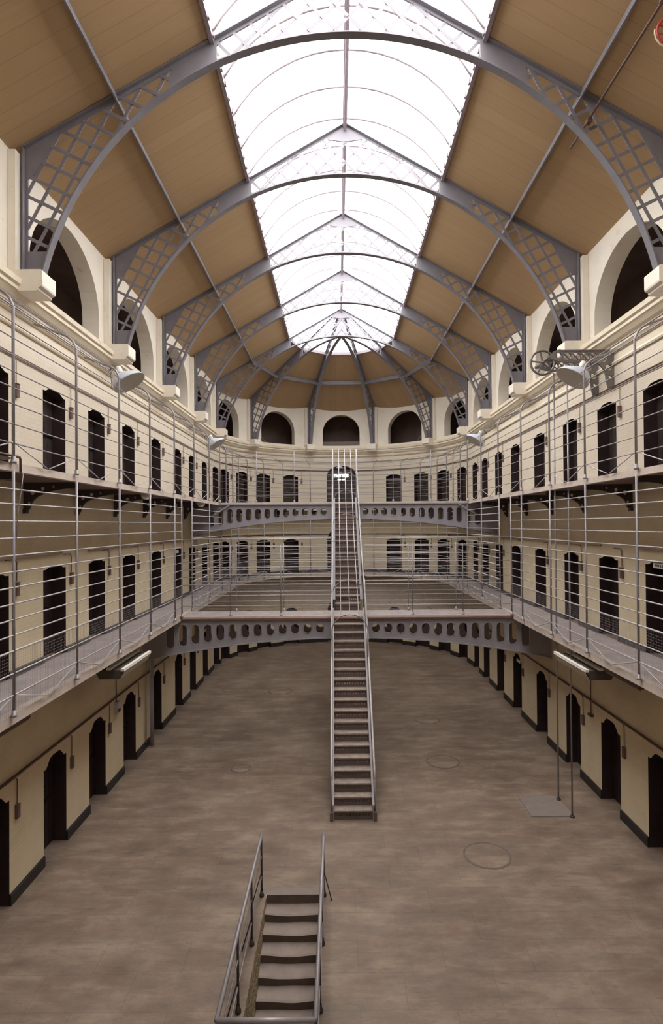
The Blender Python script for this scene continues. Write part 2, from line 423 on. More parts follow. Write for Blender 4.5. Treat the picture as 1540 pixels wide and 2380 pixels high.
arcade('wall_arcade_right', 'right', YN, YA, mids, 1.48, 10.98, 1.26, 'white arcade wall with arched openings above the right cornice')
arcade('wall_arcade_back', 'apse', -90, 90, [-72, -36, 0, 36, 72], 1.0, 11.3, 0.98, 'curved white arcade wall with five arches at the far end')

# cornice and string course swept round the horseshoe
def sweep_profile(name, prof, matn, label, y0=YN):
    mb = MB(); rows = []
    st = [('left', y0)] + [('apse', -90 + 4.5 * i) for i in range(41)] + [('right', y0)]
    for sd, s_ in st: rows.append([P(sd, s_, -p, z) for p, z in prof])
    mb.sweep(rows, close=True)
    return tag(mb.build(name, matn), label, 'moulding', kind='structure')
sweep_profile('trim_1', [(-0.02, 9.96), (0.05, 9.97), (0.09, 10.02), (0.10, 10.10), (0.16, 10.14), (0.22, 10.22), (0.25, 10.24), (0.25, 10.30), (0.29, 10.33), (0.30, 10.42), (0.25, 10.46), (0.02, 10.49), (-0.02, 10.49)], 'cornice',
              'deep cream cornice moulding running round the hall above the top cells')
sweep_profile('trim_2', [(-0.02, 9.70), (0.04, 9.71), (0.055, 9.74), (0.04, 9.78), (-0.02, 9.79)], 'cornice', 'thin cream string course just below the cornice')

# pilasters and corbels under each roof arch
RIBS = BAY[2:]
ANG = [-54, -18, 18, 54]
posn = [('left', y) for y in BAY[1:]] + [('right', y) for y in BAY[1:]] + [('apse', a) for a in ANG]
mb = MB(); nt_ = 3
def frame(side, s):
    a = {'left': -90, 'right': 90}.get(side, s); a = radians(a)
    return Vector((cos(a), -sin(a), 0)), Vector((sin(a), cos(a), 0)), Vector((0, 0, 1))
cnt = {}
for sd, s_ in posn:
    X, Y, Zv = frame(sd, s_)
    mb = MB(); mb.box(P(sd, s_, 0.06, 11.56, 5.57), (0.42, 0.13, 2.10), (X, Y, Zv)); 
    nt_ += 1
    tag(mb.build('trim_%d' % nt_, 'plaster'), 'cream pilaster strip behind a roof arch foot', 'pilaster', 'pilasters of the arcade', kind='structure')
    cnt[sd] = cnt.get(sd, 0) + 1
    mb = MB()
    prof = [(0, 10.23), (0.49, 10.23), (0.51, 10.25), (0.52, 10.29), (0.57, 10.31), (0.58, 10.34), (0.58, 10.565), (0.56, 10.585), (0, 10.585)]
    base = P(sd, s_, 0, 0, 5.69)
    mb.sweep([[base + X * w - Y * p + Zv * z for p, z in prof] for w in (-0.23, 0.23)], close=True)
    side_w = {'left': 'left wall', 'right': 'right wall', 'apse': 'curved far wall'}[sd]
    tag(mb.build('stone_corbel', 'plaster'), 'cream stone corbel, %s from the %s, on the %s under a roof arch' % (ORD[cnt[sd] - 1], 'near end' if sd != 'apse' else 'left', side_w), 'corbel', 'corbels under the roof arches')

# floor with the stair well cut out
WX0, WX1, WY0, WY1 = -1.51, -0.56, 6.2, 9.75
mb = MB()
for x0, x1, y0, y1 in ((-6.2, WX0, YN, 32), (WX1, 6.2, YN, 32), (WX0, WX1, YN, WY0), (WX0, WX1, WY1, 32)):
    mb.face([(x0, y0, 0), (x1, y0, 0), (x1, y1, 0), (x0, y1, 0)])
tag(mb.build('floor', 'floor'), 'worn brown stone floor of the hall', 'floor', kind='structure')

# skirtings
def skirting(name, side, s0, s1, doors, z, h, matn, label):
    mb = MB(); k = 1 if side != 'apse' else 180 / pi / R; cur = s0
    segs = []
    for c_ in sorted(doors):
        hw = (0.80 if (side == 'apse' and c_ == 0) else HW) * k
        segs.append((cur, c_ - hw)); cur = c_ + hw
    segs.append((cur, s1))
    for a, b_ in segs:
        if b_ - a < 0.01: continue
        n = max(1, int((b_ - a) / (3 if side == 'apse' else 50)) + 1)
        rows = [[P(side, a + (b_ - a) * i / n, d, z + zz) for d, zz in ((0.01, 0), (-0.03, 0), (-0.03, h - .02), (-0.015, h), (0.01, h))] for i in range(n + 1)]
        mb.sweep(rows, close=True)
    return tag(mb.build(name, matn), label, 'skirting', kind='structure')
for sd, s0, s1, dd, w in (('left', YN, YA, DL, 'left'), ('right', YN, YA, DR, 'right'), ('apse', -90, 90, DA, 'back')):
    skirting('baseboard_' + w, sd, s0, s1, dd, 0, 0.20, 'skirt', 'black painted skirting along the ground floor %s wall' % w)
    skirting('baseboard_' + w + '_first', sd, s0, s1, dd, Z1, 0.13, 'skirt_up', 'grey skirting along the lower gallery %s wall' % w)
    skirting('baseboard_' + w + '_second', sd, s0, s1, dd, Z2, 0.12, 'skirt_up', 'grey skirting along the top gallery %s wall' % w)

# ------------------------------------------------------------------ roof
SL = 0.57; ZAP = 15.892
def zc(r): return ZAP - SL * r
GX, PX = 2.32, 3.948
mb = MB()
def roof_quad(a, b_, c_, d_, uvs): mb.face([a, b_, c_, d_], 0, uvs)
for sg in (-1, 1):
    for y0, y1 in [(YN, 1.8)] + list(zip(BAY[:-1], BAY[1:])):
        L = 3.9
        g_ = GX if y0 > 0 else 0.0
        roof_quad((sg * 5.74, y0, zc(5.74) + .01), (sg * 5.74, y1, zc(5.74) + .01), (sg * g_, y1, zc(g_) + .01), (sg * g_, y0, zc(g_) + .01), [(0, y0), (0, y1), (L, y1), (L, y0)])
FA = [-90] + ANG + [90]
for a0, a1 in zip(FA[:-1], FA[1:]):
    pts = []
    for r, a in ((6.4, a0), (6.4, a1), (GX, a1), (GX, a0)):
        p = P('apse', a, 0, zc(r) + .01, r); pts.append(p)
    w0 = 2 * 6.4 * sin(radians(18)); w1 = 2 * GX * sin(radians(18))
    roof_quad(*pts, [(0, 0), (0, w0), (4, (w0 + w1) / 2), (4, (w0 - w1) / 2)])
tag(mb.build('ceiling', 'boards'), 'sloping brown boarded ceiling on both sides of the roof light', 'ceiling', kind='structure')

# roof light: curved glazing in bays with hoop bars
ZG, ZCR = zc(GX) + 0.03, 15.98
RISE = ZCR - ZG; RG = (GX * GX + RISE * RISE) / (2 * RISE); A0 = math.asin(GX / RG)
def gz(x): return ZCR - RG + sqrt(RG * RG - x * x)
arcx = [RG * sin(A0 * (i / 8)) for i in range(-8, 9)]
ybays = list(zip(BAY[:-1], BAY[1:]))
for i, (y0, y1) in enumerate(ybays):
    w = thing('window_%d' % (i + 1), 'glazed roof light bay, %s from the near end' % ORD[i], 'roof light', (0, (y0 + y1) / 2, 14.6), 'bays of the roof light', 'structure')
    mb = MB(); mb.sweep([[(x, y, gz(x)) for x in arcx] for y in (y0, y1)]); mb.build('glass', 'glass', w, True)
    n = 4; 
    for k in range(n):
        y = y1 - 0.15 - (y1 - y0) / n * k
        if y < y0: continue
        mb = MB(); mb.tube([(x, y, gz(x) - 0.045) for x in arcx], 0.027, 6); mb.build('glazing_bar', 'hoop', w, True)
w = thing('window_%d' % (len(ybays) + 1), 'half round glazed end of the roof light over the far ribs', 'roof light', (0, YA, 14.6), None, 'structure')
for a0, a1 in zip(FA[:-1], FA[1:]):
    mb = MB()
    mb.sweep([[P('apse', a, 0, gz(r), r) for r in arcx[8:]] for a in (a0, a1)]); mb.build('glass', 'glass', w)
mb = MB(); mb.face([(-GX, 1.8, zc(GX)), (0, 1.8, ZAP), (GX, 1.8, zc(GX))] + [(x, 1.8, gz(x)) for x in reversed(arcx)]); nt_ += 1; tag(mb.build('trim_%d' % nt_, 'boards'), 'boarded gable closing the near end of the roof light', 'gable', kind='structure')
# curbs along the glazing edge
for sg, nm in ((-1, 'left'), (1, 'right')):
    mb = MB(); mb.box((sg * GX, (YN + YA) / 2, zc(GX) + 0.0), (0.07, YA - YN, 0.13))
    for k in range(80):
        y = YN + (YA - YN) * (k + .5) / 80; mb.box((sg * (GX - 0.045), y, zc(GX) - .01), (0.03, 0.07, 0.07))
    nt_ += 1; tag(mb.build('trim_%d' % nt_, 'ridge'), 'mauve iron curb along the %s edge of the roof light' % nm, 'curb', kind='structure')
mb = MB()
for a0, a1 in zip(FA[:-1], FA[1:]):
    p0 = P('apse', a0, 0, zc(GX), GX); p1 = P('apse', a1, 0, zc(GX), GX); mb.bar(p0, p1, 0.07, 0.13, Vector((0, 0, 1)).cross((p1 - p0).normalized()))
    for k in range(9):
        mb.box(p0.lerp(p1, (k + .5) / 9) * 1.0 + Vector((0, 0, 0.12)), (0.05, 0.05, 0.12))
nt_ += 1; tag(mb.build('trim_%d' % nt_, 'hoop'), 'pale faceted curb round the far end of the roof light', 'curb', kind='structure')
mb = MB(); mb.box((0, (YN + YA) / 2, ZAP - 0.06), (0.10, YA - YN, 0.05)); mb.box((0, (YN + YA) / 2, ZAP - 0.12), (0.045, YA - YN, 0.12))
tag(mb.build('ridge_beam', 'ridge'), 'mauve grey iron ridge beam under the middle of the roof light', 'beam')

# roof arches
CC = 9.31; RA = 5.345
def za(x): return CC + sqrt(max(0, RA * RA - x * x))
def lattice_segments():
    segs = []
    def inside(x, z, zone):
        if zone == 'out':
            if not (3.0 < x < 5.47): return False
        else:
            if not (0.026 <= x < 2.27): return False
        if z > zc(x) - 0.07 or z < 10.95: return False
        return x * x + (z - CC) ** 2 > (RA + 0.035) ** 2
    for zone, ang, sp in (('out', 62, .285), ('out', -26, .315), ('in', 45, .315), ('in', -45, .315)):
        for fam in range(-60, 60):
            # mirrored half: x>0, so slopes are for the right-hand half (negative of the left-hand one)
            a = radians(180 - ang); d = Vector((cos(a), sin(a))); n = Vector((-d.y, d.x))
            base = Vector((0, 15.2)) if zone == 'in' else Vector((5.5, 12.757))
            o = base + n * (fam * sp + (0.1 if zone == 'out' else sp / 2)); run = None
            t = -8.0
            while t < 8.0:
                p = o + d * t; ok = inside(p.x, p.y, zone)
                if ok and run is None: run = t
                if (not ok) and run is not None:
                    if t - run > 0.05: segs.append((o + d * (run - 0.03), o + d * (t + 0.01), ang, zone))
                    run = None
                t += 0.02
    return segs
LAT = lattice_segments()
def roof_arch(name, label, loc, maps, group):
    """maps: list of functions (x, yoff, z) -> point, one per half of the arch"""
    root = thing(name, label, 'roof arch', loc, group)
    for hi, mp in enumerate(maps):
        pa = [Vector((5.345 * sin(t), 0, 9.31 + 5.345 * cos(t))) for t in [math.asin(5.19 / 5.345) * i / 26 for i in range(27)]]
        dr = lambda p: Vector((p.x, 0, p.z - CC)).normalized()
        mb = MB()
        mb.sweep([[mp(p.x + dr(p).x * o_, w_, p.z + dr(p).z * o_) for o_, w_ in ((0, -.075), (0, .075), (.022, .075), (.022, .012), (.07, .012), (.07, -.012), (.022, -.012), (.022, -.075))] for p in pa], close=True)
        mb.build('arch_rib', 'iron', root)
        mb = MB()
        top = [(5.5, 12.757), (0.0, ZAP)]; nx, nz = -SL / sqrt(1 + SL * SL), -1 / sqrt(1 + SL * SL)
        mb.sweep([[mp(x + nx * o_ if x > 0.1 else x, w_, z + nz * o_) for o_, w_ in ((0, -.085), (0, .085), (.022, .085), (.022, .012), (.085, .012), (.085, -.012), (.022, -.012), (.022, -.085))] for x, z in top], close=True)
        mb.build('top_chord', 'iron', root)
        mb = MB()
        mb.sweep([[mp(x, w_, z) for x, w_ in ((5.53, -.085), (5.53, .085), (5.505, .085), (5.505, .012), (5.46, .012), (5.46, -.012), (5.505, -.012), (5.505, -.085))] for z in (10.59, 12.757)], close=True)
        mb.build('wall_post', 'iron', root)
        u = mp(1, 0, 0) - mp(0, 0, 0); v = Vector((0, 0, 1)); nn = mp(0, 1, 0) - mp(0, 0, 0); o0 = mp(0, 0, 0)
        mb = MB()
        mb.plate([(5.50, 10.59)] + [(5.50, 10.98)] + [(sqrt(RA * RA - (z - CC) ** 2) + .01, z) for z in (10.98, 10.85, 10.7, 10.59)], [], o0, u, v, nn, .032)
        mb.build('foot_plate', 'iron', root)
        mb = MB(); mb.plate([(5.5, 12.75), (5.5, 12.2), (5.35, 12.3), (4.95, 12.98), (4.95, zc(4.95) - .005)], [], o0, u, v, nn, .032); mb.build('eaves_plate', 'iron', root)
        mb = MB(); mb.plate([(2.24, zc(2.24) - .01), (3.0, zc(3.0) - .01), (3.08, za(3.08) + .03), (2.6, za(2.6) + .02), (2.24, za(2.24) + .02)], [], o0, u, v, nn, .032); mb.build('web_plate', 'iron', root)
        mb = MB(); mb.plate([(0, ZAP - .02), (0.42, zc(.42) - .02), (0.42, zc(.42) - .13), (0.08, ZAP - .42), (0, ZAP - .42)], [], o0, u, v, nn, .032); mb.build('apex_plate', 'iron', root)
        for zn in ('out', 'in'):
            mb = MB()
            for a, b_, ang, zone in LAT:
                if zone != zn: continue
                yo = (0.005 if ang > 0 else -0.005) * (1 if hi == 0 else -1)
                mb.bar(mp(a.x, yo, a.y), mp(b_.x, yo, b_.y), 0.012, 0.055, nn)
            mb.build('lattice', 'iron', root)
    return root
names5 = ['nearest', 'second nearest', 'middle', 'fourth', 'farthest']
for i, y in enumerate(RIBS):
    maps = [(lambda x, w_, z, y=y, sg=sg: Vector((sg * x, y + w_, z))) for sg in (-1, 1)]
    roof_arch('roof_arch', '%s of the five grey iron lattice arches spanning the whole hall' % names5[i], (0, y, 10.59), maps, 'full roof arches')
for a, nm in zip(ANG, ('leftmost', 'second from left', 'third from left', 'rightmost')):
    ar = radians(a)
    mp = lambda x, w_, z, ar=ar: Vector((x * sin(ar) + w_ * cos(ar), YA + x * cos(ar) - w_ * sin(ar), z))
    roof_arch('roof_arch', '%s of the four grey half arches radiating over the curved end' % nm, (0, YA, 10.59), [mp], 'half arches of the far end')
for sg, nm in ((-1, 'left'), (1, 'right')):
    mb = MB(); z = zc(PX)
    mb.box((sg * PX, (YN + YA) / 2, z - .05), (0.022, YA - YN, 0.10))
    mb.tube([(sg * (PX - .01), YN, z - .105), (sg * (PX - .01), YA, z - .105)], 0.022, 8)
    tag(mb.build('roof_purlin', 'iron'), 'long grey iron purlin running the length of the %s ceiling slope' % nm, 'purlin', 'roof purlins')
mb = MB()
for a0, a1 in zip(FA[:-1], FA[1:]):
    p0 = P('apse', a0, 0, zc(PX) - .10, PX); p1 = P('apse', a1, 0, zc(PX) - .10, PX)
    mb.bar(p0, p1, 0.06, 0.18, Vector((0, 0, 1)).cross((p1 - p0).normalized()))
tag(mb.build('roof_purlin', 'iron'), 'faceted grey purlin ring round the curved far end of the ceiling', 'purlin', 'roof purlins')

# ------------------------------------------------------------------ cell doors and the boxes beside them
def door_outline(hw, h, rise, big=False):
    pts = [(-hw, 0)]
    if big: pts += [(t * hw, h + rise * sqrt(max(0, 1 - t * t))) for t in TS]
    else: pts += [(t * hw, h + head(t, rise)) for t in TS]
    return pts + [(hw, 0)]
def make_door(n, side, s_, fi, label):
    zf, h, rise = FLOORS[fi]; big = side == 'apse' and s_ == 0
    X, Y, Zv = frame(side, s_); o = P(side, s_, 0.31, zf + 0.004)
    root = thing('door_%d' % n, label, 'door', o, 'cell doors', 'structure')
    hw = 0.80 if big else HW
    if big: h, rise = 1.85, 0.5
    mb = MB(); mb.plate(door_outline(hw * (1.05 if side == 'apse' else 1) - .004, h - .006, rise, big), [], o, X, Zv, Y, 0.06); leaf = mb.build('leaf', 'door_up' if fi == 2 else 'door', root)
    mb = MB()
    for k in range(5): mb.box(o + X * (-hw + (k + .5) * hw * 2 / 5) - Y * .036 + Zv * (h * .5), (hw * 2 / 5 - .012, .014, h - .1), (X, Y, Zv))
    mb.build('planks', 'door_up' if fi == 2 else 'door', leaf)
    if big:
        if fi == 2:
            mb = MB(); mb.box(o - Y * .05 + Zv * 1.83 - X * .02, (0.80, .01, .17), (X, Y, Zv)); mb.build('lit_pane', 'lit', root)['label'] = 'bright lit pane'
            mb = MB(); mb.box(o - Y * .05 + Zv * 1.62 - X * .0, (0.42, .01, .07), (X, Y, Zv)); mb.build('lit_pane', 'lit', root)['label'] = 'bright lit pane'
        mb = MB(); mb.box(o - Y * .06 + Zv * (h * .5), (0.05, .03, h), (X, Y, Zv)); mb.build('meeting_bar', 'door_iron', leaf)
    else:
        mb = MB(); mb.box(o - Y * .05 + Zv * 1.15, (0.22, .03, .16), (X, Y, Zv)); mb.build('hatch', 'door_iron', leaf)
        mb = MB(); mb.tube([o - Y * .065 + Zv * .95 + X * .1, o - Y * .065 + Zv * .95 + X * (hw - .02)], .018, 6); mb.build('bolt', 'door_iron', leaf)
def wall_box(side, s_, fi, label):
    zf = FLOORS[fi][0]; X, Y, Zv = frame(side, s_)
    hw = 0.80 if (side == 'apse' and s_ == 0) else HW
    c_ = P(side, s_, 0, zf + 1.48) + X * (hw + 0.20)
    if side == 'apse': X2, Y, Zv = frame(side, s_ + degrees((hw + .2) / R)); c_ = P(side, s_ + degrees((hw + .2) / R), 0, zf + 1.48); X = X2
    root = thing('wall_box', label, 'wall box', c_, 'small boxes beside the cell doors')
    mb = MB(); mb.box(c_ - Y * .028, (.085, .05, .225), (X, Y, Zv)); case = mb.build('case', 'box', root)
    mb = MB(); mb.box(c_ - Y * .034 + Zv * .117, (.092, .056, .01), (X, Y, Zv)); mb.build('lid', 'box', case)
    ztop = [2.1, 5.79, 9.24][fi]
    mb = MB(); mb.tube([c_ - Y * .02 + Zv * .13, c_ - Y * .02 + Zv * (ztop - zf - 1.48 - .08), c_ - Y * .02 - X * .05 + Zv * (ztop - zf - 1.48 - .03), c_ - Y * .02 - X * .33 + Zv * (ztop - zf - 1.48 - .03)], .0085, 6)
    mb.build('drop_pipe', 'conduit' if fi < 2 else 'conduit_pale', root)
n = 0
flr = ['ground floor', 'lower gallery', 'top gallery']
for fi in range(3):
    for sd, dd in (('left', DL), ('right', DR), ('apse', DA)):
        for i, s_ in enumerate(dd):
            n += 1
            w = {'left': 'left wall', 'right': 'right wall', 'apse': 'curved far wall'}[sd]
            e = 'near end' if sd != 'apse' else 'left'
            lab = '%s cell door from the %s on the %s of the %s' % (ORD[i], e, flr[fi], w)
            if sd == 'apse' and s_ == 0: lab = 'wide round headed dark doorway behind the stairs on the %s' % flr[fi]
            make_door(n, sd, s_, fi, 'dark ' + lab if s_ else lab)
            if not (sd == 'apse' and s_ == 0):
                wall_box(sd, s_, fi, 'wall box right of the %s cell door from %s, %s, %s' % (ORD[i], e, w, flr[fi]))

# ------------------------------------------------------------------ galleries
DE = 4.67   # inner edge of the walkways
def gallery(name, label, z, th, lowest):
    root = thing(name, label, 'walkway', (0, YA, z))
    st = [('left', YN + .02)] + [('apse', -90 + 4.5 * i) for i in range(41)] + [('right', YN + .02)]
    mb = MB(); mb.sweep([[P(sd, s_, -.003, z), P(sd, s_, -(R - DE), z)] for sd, s_ in st]); mb.build('deck', 'deck', root)
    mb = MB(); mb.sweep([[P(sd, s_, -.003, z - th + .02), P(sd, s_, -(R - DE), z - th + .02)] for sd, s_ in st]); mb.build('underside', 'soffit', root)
    mb = MB(); mb.sweep([[P(sd, s_, p, zz, DE) for p, zz in ((0.0, z + .012), (-.03, z + .012), (-.035, z - th), (-.015, z - th - .004), (.07, z - th), (.09, z + .012))] for sd, s_ in st], close=True)
    mb.build('edge_strip', 'deck_edge', root)
    # cast brackets under the deck
    bl = [('left', y) for y in (7.98, 9.97, 11.95, 14.0, 16.1, 18.27, 20.4, 22.5, 24.3)] + [('right', y) for y in (9.5, 11.55, 13.72, 15.8, 17.9, 20.0, 22.1, 24.0)] + [('apse', a) for a in (-66, -52, -36, -16, 16, 36, 52, 68)]
    if not lowest:
        for sd, s_ in bl:
            X, Y, Zv = frame(sd, s_); o = P(sd, s_, -.004, z - th + .02); DZ = .50
            arc = [(0.95 - 0.83 * sin(t * pi / 2) , -0.10 - 0.32 * (1 - cos(t * pi / 2))) for t in [i / 8 for i in range(9)]]
            outer = [(0, 0), (0.95, 0)] + arc + [(0.09, -0.48), (0.0, -0.50)]
            holes = [[(cx_ + r_ * cos(t), cz_ + r_ * sin(t)) for t in [2 * pi * k / 10 for k in range(10)]] for cx_, cz_, r_ in ((0.15, -.17, .05), (0.33, -.11, .04), (.52, -.07, .028), (0.09, -.36, .03))]
            mb = MB(); mb.plate(outer, holes, o, -Y, Zv, X, 0.045)
            mb.box(o - Y * .03 - Zv * .50, (.09, .06, .08), (X, Y, Zv))
            mb.build('scroll_bracket', 'bracket', root)
    return root
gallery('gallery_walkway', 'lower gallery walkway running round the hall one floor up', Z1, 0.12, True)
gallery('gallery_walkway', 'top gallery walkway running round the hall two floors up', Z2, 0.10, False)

def girder_plate(mb, y, z, n_h):
    xs = [5.72 - 11.44 * i / 40 for i in range(41)]
    zb = lambda x: z - 0.61 - 0.0185 * x * x
    outer = [(-5.72, z - .10), (5.72, z - .10)] + [(x, zb(x)) for x in xs]
    holes = []; cx_ = 0.025
    for sg in (-1, 1):
        for k in range(n_h):
            xc = cx_ + sg * (0.785 + 0.35 * k); rr_ = 0.117; zt = z - 0.232
            bot = min(zb(xc) + 0.128 + 0.003 * k, zt - 2 * rr_ + .001)
            loop = [(xc + rr_ * cos(t), zt - rr_ + rr_ * sin(t)) for t in [pi * i / 8 for i in range(9)]]
            loop += [(xc + rr_ * cos(t), bot + rr_ + rr_ * sin(t)) for t in [pi + pi * i / 8 for i in range(9)]]
            if abs(zt - rr_ - bot - rr_) < 0.003: loop = [(xc + rr_ * cos(t), zt - rr_ + rr_ * sin(t)) for t in [2 * pi * i / 18 for i in range(18)]]
            holes.append(loop)
    mb.plate(outer, holes, (0, y, 0), (1, 0, 0), (0, 0, 1), (0, 1, 0), 0.03)
    mb.sweep([[(x, y + w_, zb(x) + o_) for w_, o_ in ((-.07, -.03), (.07, -.03), (.07, 0), (-.07, 0))] for x in xs], close=True)
    for l in holes:   # raised rims
        c_ = sum(p[0] for p in l) / len(l), sum(p[1] for p in l) / len(l)
        mb.tube([(p[0], y - .02, p[1]) for p in l], .012, 5, closed=True)
def bridge(label, y0, z, dep=1.0):
    root = thing('iron_footbridge', label, 'bridge', (0, y0, z), 'footbridges between the galleries')
    x1 = DE - 0.03
    mb = MB(); mb.box((0, y0 + dep / 2, z - .04), (2 * x1, dep, .07)); mb.build('deck', 'deck', root)
    for k, (yy, gname) in enumerate(((y0 + .06, 'girder'), (y0 + dep - .06, 'girder'))):
        mb = MB(); girder_plate(mb, yy, z, 13); mb.build('girder', 'girder', root)
    mb = MB(); mb.box((0, y0 - .01, z - .03), (2 * x1, .05, .055)); mb.build('front_kerb', 'deck_edge', root)
    mb = MB(); mb.box((0, y0 + .0, z - .078), (2 * x1, .09, .04)); mb.build('front_flange', 'red_edge' if z < 5 else 'girder', root)
    return root
B1, B2 = 15.95, 21.2
b1 = bridge('lower iron footbridge with pierced girder crossing the hall', B1, Z1)
b2 = bridge('upper iron footbridge with pierced girder crossing the hall', B2, Z2)
for sg in (-1, 1):
    mb = MB(); mb.bar((sg * 4.26, B2 - .06, 7.07), (sg * 4.95 , B2 - .06, 6.66), .02, .05); mb.build('corner_brace', 'girder', b2)

# ------------------------------------------------------------------ railings
RZ1 = [Z1 + d for d in (0.29, 0.58, 0.88, 1.09, 1.30, 1.51, 1.73, 1.94, 2.16, 2.39, 2.62, 2.85, 3.05)]
RZ2 = [Z2 + d for d in (0.27, 0.53, 0.80, 1.02, 1.24, 1.46, 1.69, 1.90, 2.12)]
RX = 4.60
def railing(label, path, posts, z, rails, top, thick=(), mesh_h=0, bend=None, braces=True, sag=0.0, group='gallery railings'):
    """path: list of (x,y) the rails follow; posts: list of (x,y) ; top: post top height"""
    cx_ = sum(p[0] for p in posts) / len(posts); cy_ = sum(p[1] for p in posts) / len(posts)
    root = thing('gallery_railing', label, 'railing', (cx_, cy_, z), group)
    for x, y in posts:
        mb = MB(); pts = [(x, y, z), (x, y, top)]
        if bend:
            bx, by = bend(x, y)
            pts = [(x, y, z), (x, y, top - .02), (x + bx * .05, y + by * .05, top + .10), (x + bx * .14, y + by * .14, top + .19), (x + bx * .30, y + by * .30, top + .25), (x + bx * .70, y + by * .70, top + .40)]
        mb.tube(pts, 0.021 if group == 'gallery railings' else .015, 8); mb.tube([(x, y, z), (x, y, z + .03), (x, y, z + .035), (x, y, z + .09)], [.042, .042, .03, .03], 8)
        mb.build('post', 'rail', root, True)
    for k, rz in enumerate(rails):
        mb = MB(); mb.tube([(x, y, rz) for x, y in path], (0.016 if k in thick else (0.0115 if z < 5 else 0.0095)) * (1 if group == 'gallery railings' else .85), 6); mb.build('rail', 'rail_light' if z < 5 else 'rail', root, True)
    if bend:
        for off, dz in ((.10, .16), (.24, .24), (.46, .33), (.68, .41)):
            mb = MB(); mb.tube([(x + bend(x, y)[0] * off, y + bend(x, y)[1] * off, top + dz) for x, y in path], 0.008, 5); mb.build('top_rail', 'rail', root, True)
    if braces:
        for (xa, ya), (xb, yb) in zip(posts[:-1], posts[1:]):
            if abs(xa - xb) + abs(ya - yb) < 1.2: continue
            mx_, my_ = (xa + xb) / 2, (ya + yb) / 2
            for px_, py_ in ((xa, ya), (xb, yb)):
                mb = MB(); mb.tube([(px_, py_, z + .29), (mx_ * .96 + px_ * .04, my_ * .96 + py_ * .04, z + .02)], .0095, 6); mb.build('brace', 'rail_light', root, True)
    if mesh_h:
        mb = MB(); L = [0]
        for a, b_ in zip(path[:-1], path[1:]): L.append(L[-1] + math.dist(a, b_))
        def at(s_):
            for i in range(len(path) - 1):
                if s_ <= L[i + 1] + 1e-6:
                    t = (s_ - L[i]) / max(1e-6, L[i + 1] - L[i]); return (path[i][0] + (path[i + 1][0] - path[i][0]) * t, path[i][1] + (path[i + 1][1] - path[i][1]) * t)
            return path[-1]
        s_ = 0.02
        while s_ < L[-1]:
            x, y = at(s_); mb.tube([(x, y, z + .02), (x, y, z + mesh_h)], .0013, 3); s_ += .045
        zz = z + .04
        while zz < z + mesh_h:
            mb.tube([(x, y, zz) for x, y in path], .0013, 3); zz += .045
        tag(mb.build('wire_mesh', 'rail', root), kind='stuff')
    return root
PL = [3.9, 5.77, 7.63, 9.48, 11.35, 13.21, 15.2]
PR = [3.6, 5.46, 7.33, 9.2, 11.1, 12.95, 14.95]
PA = [-73.5, -56, -40, -20.8]
rb = RX
ztop1 = Z2 - 0.10
railing('tall grey railing of the lower gallery along the left wall before the bridge', [(-RX, 2.0), (-RX, B1)], [(-RX, y) for y in PL + [15.87]], Z1, RZ1, ztop1, (2,), 0.87)
railing('tall grey railing of the lower gallery along the right wall before the bridge', [(RX, 2.0), (RX, B1)], [(RX, y) for y in PR + [15.87]], Z1, RZ1, ztop1, (2,), 0.87)
arcp = [(RX * sin(radians(a)), YA + RX * cos(radians(a))) for a in [-90 + 6 * i for i in range(31)]]
pts_u = [(-RX, y) for y in (17.0, 19.35, 21.4, 23.3)] + [(RX * sin(radians(a)), YA + RX * cos(radians(a))) for a in [-90] + PA + [-x for x in reversed(PA)] + [90]] + [(RX, y) for y in (22.9, 21.2, 19.1, 17.0)]
railing('tall grey railing of the lower gallery round the far well behind the bridge', [(-RX, B1 + 1.0)] + arcp + [(RX, B1 + 1.0)], pts_u, Z1, RZ1, ztop1, (2,), 0.87)
def bend_w(x, y):
    if y > YA:
        d = Vector((x, y - YA)).normalized(); return d.x, d.y
    return (1 if x > 0 else -1), 0
railing('caged grey railing of the top gallery along the left wall before the bridge', [(-RX, 2.0), (-RX, B2)], [(-RX, y) for y in PL + [17.3, 19.35, 21.1]], Z2, RZ2, Z2 + 2.14, (), 0, bend_w)
railing('caged grey railing of the top gallery along the right wall before the bridge', [(RX, 2.0), (RX, B2)], [(RX, y) for y in PR + [17.07, 19.1, 21.1]], Z2, RZ2, Z2 + 2.14, (), 0, bend_w)
pts_u2 = [(-RX, y) for y in (22.3, 23.7)] + pts_u[4:14] + [(RX, y) for y in (23.7, 22.3)]
railing('caged grey railing of the top gallery round the curved far end', [(-RX, B2 + 1.0)] + arcp + [(RX, B2 + 1.0)], pts_u2, Z2, RZ2, Z2 + 2.14, (), 0, bend_w)
BZ1 = RZ1[:9]
SX = 0.53
for sg, nm in ((-1, 'left'), (1, 'right')):
    xs = [1.85, 3.26]
    e = .49 * sg + 0.045
    for yy, dn, dirv in ((B1 + .02, 'front', 1), (B1 + .96, 'rear', -1)):
        railing('grey %s railing of the lower footbridge on the %s half' % (dn, nm), [(e, yy), (sg * RX, yy)], [(sg * x, yy) for x in xs], Z1, BZ1, Z1 + 2.0, (2,), 0.87, None, False, group='bridge railings')
    for yy, dn in ((B2 + .02, 'front'),):
        railing('grey %s railing of the upper footbridge on the %s half' % (dn, nm), [(e, yy), (sg * RX, yy)], [(sg * x, yy) for x in xs], Z2, RZ2[:8], Z2 + 1.92, (), 0, None, False, group='bridge railings')

